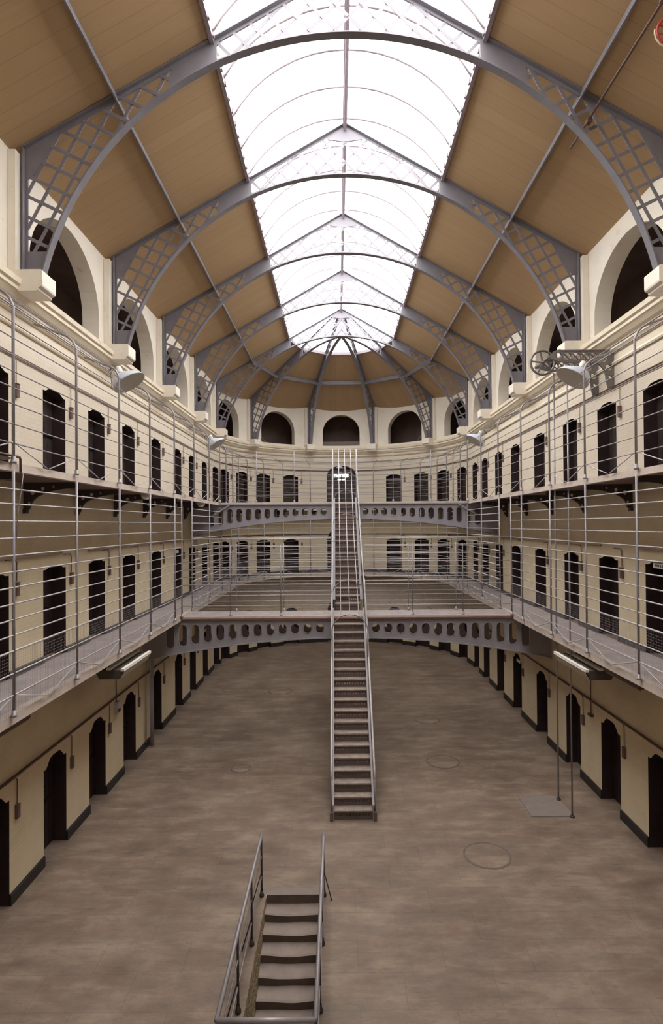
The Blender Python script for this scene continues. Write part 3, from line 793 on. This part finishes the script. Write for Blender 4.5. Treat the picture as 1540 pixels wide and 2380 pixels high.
# ------------------------------------------------------------------ central stairs
SC_X = 0.045; TW = 0.41
def flight(name, label, y0, y1, z0, z1, n_r, tw, fl):
    TW = tw
    root = thing(name, label, 'stairs', (SC_X, y0, z0), 'central iron stairs')
    dz = (z1 - z0) / n_r; dy = (y1 - y0) / (n_r - 1)
    for k in range(n_r):
        y = y0 + dy * k
        mb = MB(); holes = []
        for i in range(11):
            xc = -TW * .83 + TW * .166 * i
            for zz in (dz * .45,): holes.append([(xc + .021 * cos(t), zz + .021 * sin(t)) for t in [2 * pi * q / 6 for q in range(6)]])
        mb.plate([(-TW, 0), (TW, 0), (TW, dz - .02), (-TW, dz - .02)], holes, (SC_X, y + .03, z0 + dz * k), (1, 0, 0), (0, 0, 1), (0, 1, 0), .012)
        mb.build('riser', 'riser', root)
        if k < n_r - 1:
            mb = MB(); mb.box((SC_X, y + dy / 2 + .015, z0 + dz * (k + 1) - .015), (2 * TW, dy + .05, .03)); mb.build('tread', 'tread', root)
    sl = (z1 - z0) / (y1 - y0 + dy)
    for sg in (-1, 1):
        x = SC_X + sg * (TW + fl - .004)
        mb = MB()
        a = Vector((x, y0 - .06, z0 + .02)); b_ = Vector((x, y1 + .1, z0 + sl * (y1 - y0 + .16) + .02)); 
        mb.sweep([[p + Vector((0, 0, o_)) + Vector((w_, 0, 0)) for w_, o_ in ((-.012, -.10), (.012, -.10), (.012, .20), (fl, .20), (fl, .225), (-fl, .225), (-fl, .20), (-.012, .20))] for p in (Vector((x, y0 - .02, z0 + .10)), b_)], close=True)
        mb.build('stringer', 'stringer' if fl < .03 else 'iron', root)
    return root, sl
f1, sl1 = flight('iron_stair', 'lower iron stair rising from the stone floor to the lower footbridge', 12.2, B1 - .02, 0.0, Z1, 19, .41, .022)
f2, sl2 = flight('iron_stair', 'upper iron stair rising from the lower footbridge to the upper footbridge', B1 + 1.0, B2 - .02, Z1, Z2, 17, .375, .034)
# handrails
HR = 0.465
for sg, nm in ((-1, 'left'), (1, 'right')):
    x = SC_X + sg * HR
    mb = MB(); mb.tube([(x, 12.22, 0.86), (x, 12.35, 1.02), (x, 14.2, 0.95 + sl1 * 2.0 + .0), (x, B1 - .1, Z1 + .62)], .026, 8); mb.build('handrail', 'rail_light', f1, True)
    mb = MB(); mb.tube([(x, B1 - .1, Z1 + .62), (x, B1 + .3, Z1 + .95), (x, B1 + 1.05, Z1 + 1.02), (x, B2 + .15, Z2 + .98)], .022, 8); mb.build('handrail', 'rail_light', f2, True)
    for yy, zt_, zb_, fl in ((12.22, 0.87, 0.0, f1), (12.32, .95, .1, f1), (13.4, 1.02 + sl1 * 1.05, sl1 * 1.15, f1), (14.7, .98 + sl1 * 2.45, sl1 * 2.5, f1), (B1 - .1, Z1 + .62, Z1 - .3, f1),
                          (17.1, Z1 + 1.05, Z1 + .05, f2), (18.3, Z1 + 2.02, Z1 + 1.1, f2), (19.8, Z1 + 3.25, Z1 + 2.25, f2), (B2 + .1, Z2 + .98, Z2, f2)):
        mb = MB(); mb.tube([(x, yy, zb_), (x, yy, zt_)], .017, 6); mb.build('baluster', 'rail', fl, True)
    # foot posts
    mb = MB(); mb.box((x, 12.17, .09), (.07, .07, .18)); mb.build('foot_block', 'riser', f1)
# cage of rods over the stairs
cage = thing('stair_cage', 'pale cage of rods and hoops arching over the central stairs', 'cage', (SC_X, 14.3, 4.05))
CL = [(14.3, 4.05), (17.7, 5.82), (21.9, 9.2)]
for k in (-1, 0, 1):
    mb = MB(); mb.tube([(SC_X + .0 + k * .225, y, z) for y, z in CL] + [(SC_X + k * .225, 22.15, 9.28)], .0125, 6); mb.build('rod', 'rail_light', cage, True)
for sg in (-1, 1):
    for dz, hx in ((-.28, .44), (-.62, .475)):
        mb = MB(); mb.tube([(SC_X + sg * hx, y, z + dz) for y, z in CL], .0115, 6); mb.build('rod', 'rail_light', cage, True)
def on_cage(y):
    for (ya, za_), (yb, zb_) in zip(CL[:-1], CL[1:]):
        if y <= yb + 1e-6: return za_ + (zb_ - za_) * (y - ya) / (yb - ya)
for y, rail_z in ((14.3, .98 + sl1 * 2.05), (15.7, Z1 + .55), (18.75, Z1 + 2.38), (19.8, Z1 + 3.25), (20.7, Z2 + .6)):
    z = on_cage(y); mb = MB(); hr = 0.45
    pts = [(SC_X - hr, y, rail_z), (SC_X - hr, y, z - .40)] + [(SC_X + hr * cos(t), y, z - .40 + .40 * sin(t)) for t in [pi - pi * i / 14 for i in range(1, 14)]] + [(SC_X + hr, y, z - .40), (SC_X + hr, y, rail_z)]
    for (a, b_) in zip(pts[:-1], pts[1:]): pass
    mb.sweep([[Vector(p) + Vector((0, dy_, 0)) + o_ for dy_, o_ in ((-.02, Vector((0, 0, 0))), (.02, Vector((0, 0, 0))), (.02, Vector((0, 0, .014))), (-.02, Vector((0, 0, .014))))] for p in pts], close=True)
    mb.tube(pts, .014, 6); mb.build('hoop', 'rail', cage, True)
for sg in (-1, 1):
    mb = MB(); mb.tube([(SC_X + sg * .455, 21.9, Z2), (SC_X + sg * .455, 21.9, 9.22)], .024, 6); mb.build('end_post', 'rail_light', cage, True)
mb = MB(); mb.tube([(SC_X - .47, 17.7, 5.80), (SC_X + .5, 17.7, 5.80)], .014, 6); mb.build('cross_bar', 'rail_light', cage, True)

# ------------------------------------------------------------------ basement stair well
well = thing('basement_stair', 'worn stone steps going down in the floor opening', 'stairs', ((WX0 + WX1) / 2, WY1, 0))
def worn_step(y1, z, k):
    mb = MB(); nx = 12; rows = []
    for i in range(nx + 1):
        t = i / nx; x = WX0 + .004 + (WX1 - WX0 - .008) * t; dip = .028 * sin(pi * t) ** 1.5
        w = .012 * sin(t * 9 + k * 2.3)
        yf = y1 - .26 + w * .4
        rows.append([(x, y1 + .07, z), (x, yf + .03, z - dip), (x, yf, z - dip - .012), (x, yf + .012, z - .19), (x, y1 + .07, z - .19)])
    mb.sweep(rows, close=True)
    for i in range(len(mb.f)):
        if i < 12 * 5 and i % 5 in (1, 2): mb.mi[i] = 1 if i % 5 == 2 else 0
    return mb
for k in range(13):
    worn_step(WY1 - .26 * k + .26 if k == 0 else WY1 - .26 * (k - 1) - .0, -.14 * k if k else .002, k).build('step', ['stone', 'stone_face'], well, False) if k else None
mb = MB(); mb.box(((WX0 + WX1) / 2, WY1 + .05, -.10), (WX1 - WX0, .1, .195)); mb.build('step', 'stone_face', well)
mb = MB(); mb.box((WX0 - .05, (WY0 + WY1) / 2, -1.30), (.1, WY1 - WY0, 2.58)); mb.build('side_wall', 'rubble', well)
mb = MB(); mb.box((WX1 + .05, (WY0 + WY1) / 2, -1.30), (.1, WY1 - WY0, 2.58)); mb.build('side_wall', 'rubble', well)
mb = MB(); mb.box(((WX0 + WX1) / 2, WY0 - .05, -1.31), (WX1 - WX0, .1, 2.6)); mb.build('end_wall', 'rubble', well)
mb = MB(); mb.box(((WX0 + WX1) / 2, (WY0 + WY1) / 2, -2.2), (WX1 - WX0, WY1 - WY0, .1)); mb.build('pit_floor', 'stone', well)
mb = MB(); mb.box(((WX0 + WX1) / 2, WY1 + .09, .003), (WX1 - WX0 + .1, .18, .006)); mb.build('threshold', 'slab', well)
wr = thing('well_railing', 'low grey pipe railing round the basement stair opening', 'railing', ((WX0 + WX1) / 2, 7.9, 0))
for x, sg in ((-1.585, -1), (-0.525, 1)):
    for y in (9.72, 8.6, 7.42, 6.14):
        mb = MB(); mb.tube([(x, y, 0), (x, y, 1.0)], .017, 8); mb.tube([(x, y, 0), (x, y, .04), (x, y, .05), (x, y, .10)], [.04, .04, .026, .026], 8); mb.build('post', 'bracket', wr, True)
        if y > 6.5 and (sg < 0 or y > 9):
            mb = MB(); mb.tube([(x, y, .42), (x + sg * .13, y - .12, 0.0)], .009, 6); mb.build('brace', 'bracket', wr, True)
    mb = MB(); mb.tube([(x, 9.76, 1.03), (x, 9.6, 1.02), (x, 6.12, 1.02)], .028, 8); mb.build('handrail', 'rail', wr, True)
    for z in (.34, .68):
        mb = MB(); mb.tube([(x, 9.72, z), (x, 6.14, z)], .011, 6); mb.build('rail', 'rail', wr, True)
mb = MB(); mb.tube([(-1.585, 6.12, 1.02), (-.525, 6.12, 1.02)], .028, 8); mb.build('handrail', 'rail', wr, True)
for z in (.34, .68):
    mb = MB(); mb.tube([(-1.585, 6.14, z), (-.525, 6.14, z)], .011, 6); mb.build('rail', 'rail', wr, True)

# ------------------------------------------------------------------ floor details
mb = MB(); mb.box((4.32, 12.73, .006), (.9, .94, .012)); tag(mb.build('concrete_slab', 'slab'), 'pale square slab in the floor at the foot of the two hoist pipes', 'slab')
for x, y, r_, lab in ((2.55, 10.87, .45, 'large round iron cover in the floor nearest the right front doors'), (2.5, 15.15, .44, 'round iron cover right of the lower stair, middle of the right hand three'),
                      (-2.8, 14.82, .26, 'small round iron cover left of the lower stair'), (2.6, 18.4, .40, 'round iron cover in the floor just short of the lower bridge on the right'),
                      (-2.47, 21.7, .45, 'round cover at the far left of the floor beyond the bridge'), (-4.5, 21.9, .22, 'small round cover close to the far left cell doors')):
    root = thing('manhole_cover', lab, 'manhole cover', (x, y, 0), 'round covers in the floor')
    mb = MB(); mb.lathe([(r_, 0), (r_, .004), (r_ * .93, .006), (r_ * .92, .002)], (x, y, 0), n=40); mb.build('rim', 'manhole', root)
    mb = MB(); mb.lathe([(r_ * .90, .001), (r_ * .90, .004), (r_ * .86, .005), (0.001, .005)], (x, y, 0), n=40); mb.build('lid', 'floor', root)

# ------------------------------------------------------------------ pipes and conduits
def conduit(label, pts, r_, matn='conduit', name='conduit'):
    mb = MB(); mb.tube(pts, r_, 8); return tag(mb.build(name, matn, None, True), label, 'pipe', 'conduits on the walls')
for sg, nm in ((-1, 'left'), (1, 'right')):
    X_ = sg * (R - .035)
    conduit('brown conduit along the ground floor %s wall above the doors' % nm, [(X_, 4, 2.11), (X_, YA, 2.11)], .026)
    conduit('thin conduit along the top gallery %s wall above the doors' % nm, [(X_, 3, 9.24), (X_, YA, 9.24)], .018)
conduit('short brown conduit over the near left doors of the lower gallery', [(-R + .035, 5, 5.79), (-R + .035, 11.26, 5.79)], .022, 'conduit_pale')
conduit('long brown conduit over the far left doors of the lower gallery', [(-R + .035, 12.5, 5.80), (-R + .035, 19.9, 5.80)], .022, 'conduit_pale')
conduit('long conduit over the far right doors of the lower gallery', [(R - .035, 12.9, 5.80), (R - .035, 20.5, 5.80)], .022, 'conduit_pale')
conduit('short conduit over the near right doors of the lower gallery', [(R - .035, 6, 5.80), (R - .035, 11.3, 5.80)], .022, 'conduit_pale')
for z, lab in ((9.24, 'thin conduit round the curved far wall of the top gallery'), (5.82, 'thin conduit round the curved far wall of the lower gallery')):
    conduit(lab, [P('apse', a, -.035, z) for a in range(-88, 89, 4)], .018)
conduit('wide grey rainwater pipe on the left wall beside the lower bridge', [(-5.62, 16.4, 0), (-5.62, 16.4, 3.62)], .06, 'girder', 'drainpipe')
conduit('thin pale cable pipe just in front of the left rainwater pipe', [(-5.70, 16.12, 0.2), (-5.70, 16.12, 3.62)], .02, 'conduit_pale')
for y, lab in ((13.0, 'farther of two tall grey hoist pipes standing on the pale slab'), (12.24, 'nearer of two tall grey hoist pipes standing by the pale slab')):
    root = thing('hoist_pipe', lab, 'pipe', (4.735, y, 0), 'hoist pipes')
    mb = MB(); mb.tube([(4.735, y, 0.012), (4.735, y, 9.75)], .019, 8); mb.build('pipe', 'rail', root, True)
    mb = MB(); mb.lathe([(.05, .012), (.05, .03), (.03, .05), (.022, .05)], (4.735, y, 0), n=12); mb.build('foot', 'bracket', root)

# ------------------------------------------------------------------ hoist bracket with wheel on the right wall
hb = thing('hoist_bracket', 'ornate grey cast iron hoist bracket with spoked wheel high on right wall', 'hoist', (5.7, 12.6, 9.9))
for y in (12.25, 12.98):
    arcb = [(5.28 - 0.0 + .30 * sin(t), 9.785 - .40 * (1 - cos(t))) for t in [pi / 2 * i / 6 for i in range(7)]]
    outer = [(5.74, 10.03), (4.70, 10.03), (4.58, 10.06), (4.46, 10.03), (4.38, 9.95), (4.30, 9.90), (4.30, 9.86), (4.42, 9.85), (4.52, 9.81), (4.66, 9.785)] + arcb + [(5.62, 9.22), (5.68, 9.20), (5.74, 9.22)]
    holes = []
    for cx_, cz_, r_ in ((4.56, 9.93, .06), (4.74, 9.908, .088), (4.93, 9.908, .088), (5.12, 9.908, .088), (5.31, 9.908, .085), (5.50, 9.87, .095), (5.63, 9.66, .065), (5.66, 9.46, .035)):
        holes.append([(cx_ + r_ * cos(t), cz_ + r_ * sin(t)) for t in [2 * pi * k / 12 for k in range(12)]])
    mb = MB(); mb.plate(outer, holes, (0, y, 0), (1, 0, 0), (0, 0, 1), (0, 1, 0), .05)
    mb.box((5.15, y, 10.035), (1.15, .09, .02)); mb.box((4.97, y, 9.785), (.62, .08, .02))
    for cx_ in (4.74, 4.93, 5.12, 5.31, 5.50):
        for t in (pi / 4, 3 * pi / 4): mb.bar((cx_ - .085 * cos(t), y, 9.905 - .085 * sin(t)), (cx_ + .085 * cos(t), y, 9.905 + .085 * sin(t)), .03, .016)
    mb.build('scroll_arm', 'hoist', hb)
wx, wy, wz = 4.34, 12.6, 9.88
wh = MB(); wh.tube([(wx + .265 * cos(t), wy, wz + .265 * sin(t)) for t in [2 * pi * k / 28 for k in range(28)]], .026, 8, closed=True)
whl = wh.build('wheel', 'hoist', hb, True)
mb = MB()
for k in range(5):
    t = 2 * pi * k / 5 + .5; mb.bar((wx, wy, wz), (wx + .25 * cos(t), wy, wz + .25 * sin(t)), .022, .03)
mb.build('spokes', 'hoist', whl)
mb = MB(); mb.tube([(wx, 12.2, wz), (wx, 13.02, wz)], .028, 8); mb.build('axle', 'hoist', hb, True)

# ------------------------------------------------------------------ lamps
def flood(label, x, y, z, sg):
    root = thing('flood_lamp', label, 'lamp', (x, y, z + .25), 'enamel lamps on the top railings')
    ax = Vector((-sg * 0.42, -.10, -1)).normalized()      # opening looks down and into the hall
    neck = Vector((x + sg * .16, y, z + .17))
    mb = MB(); n = 28; prof = [(.055, 0.0), (.075, .02), (.13, .05), (.20, .10), (.265, .17), (.30, .25), (.305, .29)]
    xax = Vector((-sg, 0, 0)); xax = (xax - ax * xax.dot(ax)).normalized(); yax = ax.cross(xax)
    def ring(rad, h, lo): return [neck + ax * (h + (lo * .22 * (cos(2 * pi * k / n)) if h > .1 else 0)) + xax * (rad * cos(2 * pi * k / n) * 1.12 + h * .35) + yax * (rad * sin(2 * pi * k / n)) for k in range(n)]
    rows = [ring(r_, h, -h * 1.0) for r_, h in prof]; inner = [ring(r_ - .008, h - .004 if h > .01 else h, -h * 1.0) for r_, h in reversed(prof)]
    base = len(mb.v)
    allr = rows + inner
    for r_ in allr: mb.v += [tuple(p) for p in r_]
    for i in range(len(allr) - 1):
        for k in range(n):
            mb.f.append((i * n + k, i * n + (k + 1) % n, (i + 1) * n + (k + 1) % n, (i + 1) * n + k)); mb.mi.append(0 if i < len(rows) else 1)
    shade = mb.build('shade', ['lampshade', 'lamp_in'], root, True)
    mb = MB(); mb.lathe([(.0, -.13), (.05, -.13), (.062, -.10), (.062, -.02), (.075, .01), (.0, .02)], neck, ax, 14); mb.build('cap', 'white', root, True)
    mb = MB(); mb.face(ring(.297, .282, -.29)); mb.build('diffuser', 'lamp_in', shade)
    mb = MB(); mb.tube([neck - ax * .12, neck - ax * .16 + Vector((sg * .12, .05, .02)), (x + sg * .42, y + .08, z + .22)], .018, 6)
    mb.tube([neck - ax * .10, neck + Vector((sg * .08, -.04, .12)), neck + Vector((sg * .16, -.1, -.05)), neck + Vector((sg * .12, -.12, -.4))], .007, 5); mb.build('arm', 'hoist', root, True)
flood('pale enamel flood lamp on the left top railing, nearer one', -4.58, 11.78, 9.34, -1)
flood('pale enamel flood lamp on the right top railing by the hoist bracket', 4.58, 11.53, 9.30, 1)
flood('pale enamel flood lamp on the left top railing, far one', -4.58, 20.33, 9.27, -1)
flood('pale enamel flood lamp on the right top railing, far one', 4.58, 19.79, 9.25, 1)
root = thing('wall_lamp', 'small white enamel lamp above the far top doorway behind the stairs', 'lamp', (-.1, YA + R - .1, 9.6))
mb = MB(); mb.lathe([(.03, .12), (.05, .06), (.12, .02), (.24, -.06), (.23, -.06), (.1, .01), (0, .03)], (-.1, YA + R - .35, 9.42), (0, 0, 1), 20); mb.build('shade', 'lampshade', root, True)
mb = MB(); mb.lathe([(0, .20), (.055, .19), (.055, .08), (0, .08)], (-.1, YA + R - .35, 9.42), (0, 0, 1), 12); mb.build('cap', 'white', root)
mb = MB(); mb.tube([(-.1, YA + R - .35, 9.6), (-.1, YA + R - .3, 9.68), (-.1, YA + R + .02, 9.68)], .014, 6); mb.build('arm', 'hoist', root, True)

def batten(label, side, y0, y1, x0, z):
    sg = -1 if side == 'left' else 1
    root = thing('strip_light', label, 'strip light', (sg * x0, (y0 + y1) / 2, z), 'strip lights under the lower gallery')
    X = sg
    prof = [(-.30, .12), (-.20, -.06), (.20, -.06), (.30, .12)]
    mb = MB(); mb.sweep([[(sg * (x0 - px_), y, z + pz_) for px_, pz_ in prof] for y in (y0, y1)], close=True)
    mb.build('hood', 'hood', root)
    mb = MB(); mb.box((sg * (x0 - .275), (y0 + y1) / 2, z + .125), (.07, y1 - y0 + .05, .05)); mb.build('lip', 'white', root)
    mb = MB(); mb.plate([(y0 + .01, -.05), (y1 - .01, -.05), (y1 - .01, .10), (y0 + .01, .10)], [], (sg * (x0 - .262), 0, z + .01), (0, 1, 0), Vector((-sg * .10, 0, .18)) / .18, (-sg * .87, 0, -.48), .008); mb.build('lit_side_panel', 'lamp_in', root)  # light on the hood's hall side painted as a paler panel
    mb = MB(); mb.box((sg * x0, (y0 + y1) / 2, z + .15), (.09, y1 - y0 + .06, .05)); mb.build('batten', 'white', root)
    for y in (y0 + .12, y1 - .08):
        mb = MB(); mb.tube([(sg * x0, y, z + .17), (sg * x0, y, Z1 - .10)], .008, 6); mb.build('hanger', 'rail', root, True)
batten('white strip light hanging under the left lower gallery', 'left', 11.45, 13.05, 4.86, 3.30)
batten('white strip light hanging under the right lower gallery', 'right', 11.1, 12.68, 4.86, 3.30)
for sg, y0, y1, nm in ((-1, 6.6, 8.5, 'left'), (1, 9.7, 10.98, 'right')):
    root = thing('tube_light', 'dim tube fitting fixed under the near %s edge of the lower gallery' % nm, 'strip light', (sg * 4.90, (y0 + y1) / 2, 3.6))
    mb = MB(); mb.box((sg * 4.90, (y0 + y1) / 2, 3.49), (.10, y1 - y0, .06)); mb.build('batten', 'box', root)
    for y in (y0 + .1, y1 - .1):
        mb = MB(); mb.box((sg * 4.90, y, 3.595), (.06, .06, .15)); mb.build('mount', 'box', root)
    mb = MB(); mb.tube([(sg * 4.90, y0 + .04, 3.44), (sg * 4.90, y1 - .04, 3.44)], .018, 8); mb.build('tube', 'conduit_pale', root, True)
for y, nm in ((13.55, 'nearer'), (19.0, 'farther')):
    root = thing('bulkhead_lamp', '%s clear glass lamp under the edge of the left top gallery' % nm, 'lamp', (-4.80, y, Z2 - .12), 'glass lamps under the top gallery')
    mb = MB(); mb.lathe([(0, 0), (.13, 0), (.14, -.02), (.13, -.035)], (-4.80, y, Z2 - .075), n=16); mb.build('collar', 'white', root, True)
    mb = MB(); mb.lathe([(.12, -.03), (.125, -.07), (.10, -.12), (.05, -.145), (0, -.15)], (-4.80, y, Z2 - .075), n=16); mb.build('globe', 'globe', root, True)

# ------------------------------------------------------------------ signs and small wall fittings
def sign(label, side, s_, z, w, h, d, text=True):
    X, Y, Zv = frame(side, s_); o = P(side, s_, d, z)
    root = thing('notice_board', label, 'sign', o, 'small white notices over doors')
    mb = MB(); mb.box(o, (w, .02, h), (X, Y, Zv)); mb.build('board', 'white', root)
    if text:
        mb = MB(); k = 7
        for i in range(k):
            xx = -w * .34 + w * .68 * i / (k - 1)
            mb.box(o - Y * .012 + X * xx, (w * .045, .004, h * .42), (X, Y, Zv)); 
            if i % 2: mb.box(o - Y * .012 + X * (xx + w * .03) + Zv * (h * .15 * (1 if i % 4 == 1 else -1)), (w * .06, .004, h * .09), (X, Y, Zv))
        mb.build('lettering', 'ink', root)
sign('white notice with small dark lettering over the nearest right lower gallery door', 'right', 10.62, Z1 + 1.72, .52, .10, .04)
sign('small white notice over a left lower gallery door before the bridge', 'left', 19.63, Z1 + 1.66, .34, .11, .04, False)
sign('small white notice over a ground floor door under the right of the lower bridge', 'right', 19.1, 1.70, .36, .10, .04, False)
root = thing('fuse_box', 'small grey fuse box on the left ground floor wall between two doors', 'fuse box', (-R, 14.02, 1.85))
mb = MB(); mb.box((-R + .05, 14.02, 1.86), (.10, .20, .28)); mb.build('case', 'rail_light', root)
mb = MB(); mb.box((-R + .11, 14.02, 1.80), (.02, .10, .07)); mb.build('switch', 'ink', root)
mb = MB(); mb.tube([(-R + .03, 14.02, 2.0), (-R + .03, 14.02, 3.6)], .012, 6); mb.build('feed_pipe', 'conduit', root, True)
mb = MB(); mb.tube([(R - .03, 13.5, 1.78), (R - .03, 13.5, 3.6)], .012, 6); mb.box((R - .04, 13.5, 1.76), (.08, .16, .05)); tag(mb.build('wall_switch', 'conduit'), 'brown switch and drop pipe on the right ground floor wall under the strip light', 'switch')
root = thing('iron_stay', 'rusty iron stay with hanging cord at the near left edge of the top gallery', 'iron stay', (-4.6, 7.5, Z2))
mb = MB(); mb.tube([(-4.60, 6.6, 7.27), (-4.60, 7.78, 7.27), (-4.60, 7.80, 7.24), (-4.60, 7.80, 7.06)], .016, 6); mb.build('stay', 'conduit', root, True)
mb = MB(); mb.plate([(6.6, 7.24), (7.62, 7.24), (7.45, 7.19), (6.6, 7.16)], [], (-4.60, 0, 0), (0, 1, 0), (0, 0, 1), (1, 0, 0), .02); mb.build('plate', 'bracket', root)
mb = MB(); mb.tube([(-4.56, 7.80, 7.06), (-4.57, 7.76, 6.8), (-4.58, 7.70, 6.5), (-4.58, 7.66, 6.15)], .007, 5); mb.build('cord', 'rail', root, True)

# overhead shaft with red wheel near the camera
root = thing('line_shaft', 'thin brown iron shaft slung along the right ceiling through the nearest arch', 'shaft', (4.04, 8.8, 13.1))
sh = [(4.04, 6.9, 13.10), (4.04, 10.25, 13.12)]
mb = MB(); mb.tube(sh, .021, 8); mb.build('rod', 'conduit', root, True)
mb = MB(); mb.box((4.04, 9.52, 13.09), (.07, .10, .08)); mb.box((4.06, 7.32, 13.16), (.10, .10, .12)); mb.build('clamp', 'conduit', root)
root = thing('pulley_wheel', 'red spoked pulley wheel with pale rope by the top right corner', 'pulley', (4.10, 7.2, 12.6))
cx_, cy_, cz_ = 4.06, 7.2, 12.58
mb = MB(); mb.tube([(cx_ + .18 * cos(t), cy_ + .0, cz_ + .18 * sin(t)) for t in [2 * pi * k / 28 for k in range(28)]], .018, 8, closed=True); mb.build('rim', 'red', root, True)
mb = MB()
for k in range(4):
    t = pi * k / 4 + .2; mb.bar((cx_ - .165 * cos(t), cy_, cz_ - .165 * sin(t)), (cx_ + .165 * cos(t), cy_, cz_ + .165 * sin(t)), .015, .012)
mb.build('spokes', 'red', root)
mb = MB(); mb.tube([(cx_ + .207 * cos(t), cy_ + .004 * (k % 2), cz_ + .207 * sin(t)) for k, t in enumerate([pi * .95 + pi * i / 16 for i in range(17)])], .011, 6); mb.build('rope', 'rope', root, True)
mb = MB(); mb.tube([(cx_, cy_, cz_), (cx_, cy_, 13.05), (4.06, 7.25, 13.12)], .014, 6); mb.build('hanger', 'bracket', root, True)

mb = MB(); mb.box((0, YA + 6.3, 10.76), (2.6, .08, .30)); tag(mb.build('passage_parapet', 'slab'), 'low grey parapet board inside the middle arch of the curved far end', 'parapet')
for a, sg, nm in ((-36, 1, 'left'), (36, -1, 'right')):
    X, Y, Zv = frame('apse', a); c_ = P('apse', a, .55, 10.62)
    mb = MB(); mb.bar(c_ - X * (.82 * sg) + Zv * .55, c_ - X * (.32 * sg), .05, .05, Y)
    tag(mb.build('slanted_bar', 'slab'), 'slanted pale bar inside the arch %s of the middle far arch' % nm, 'bar', 'slanted bars in the far arches')
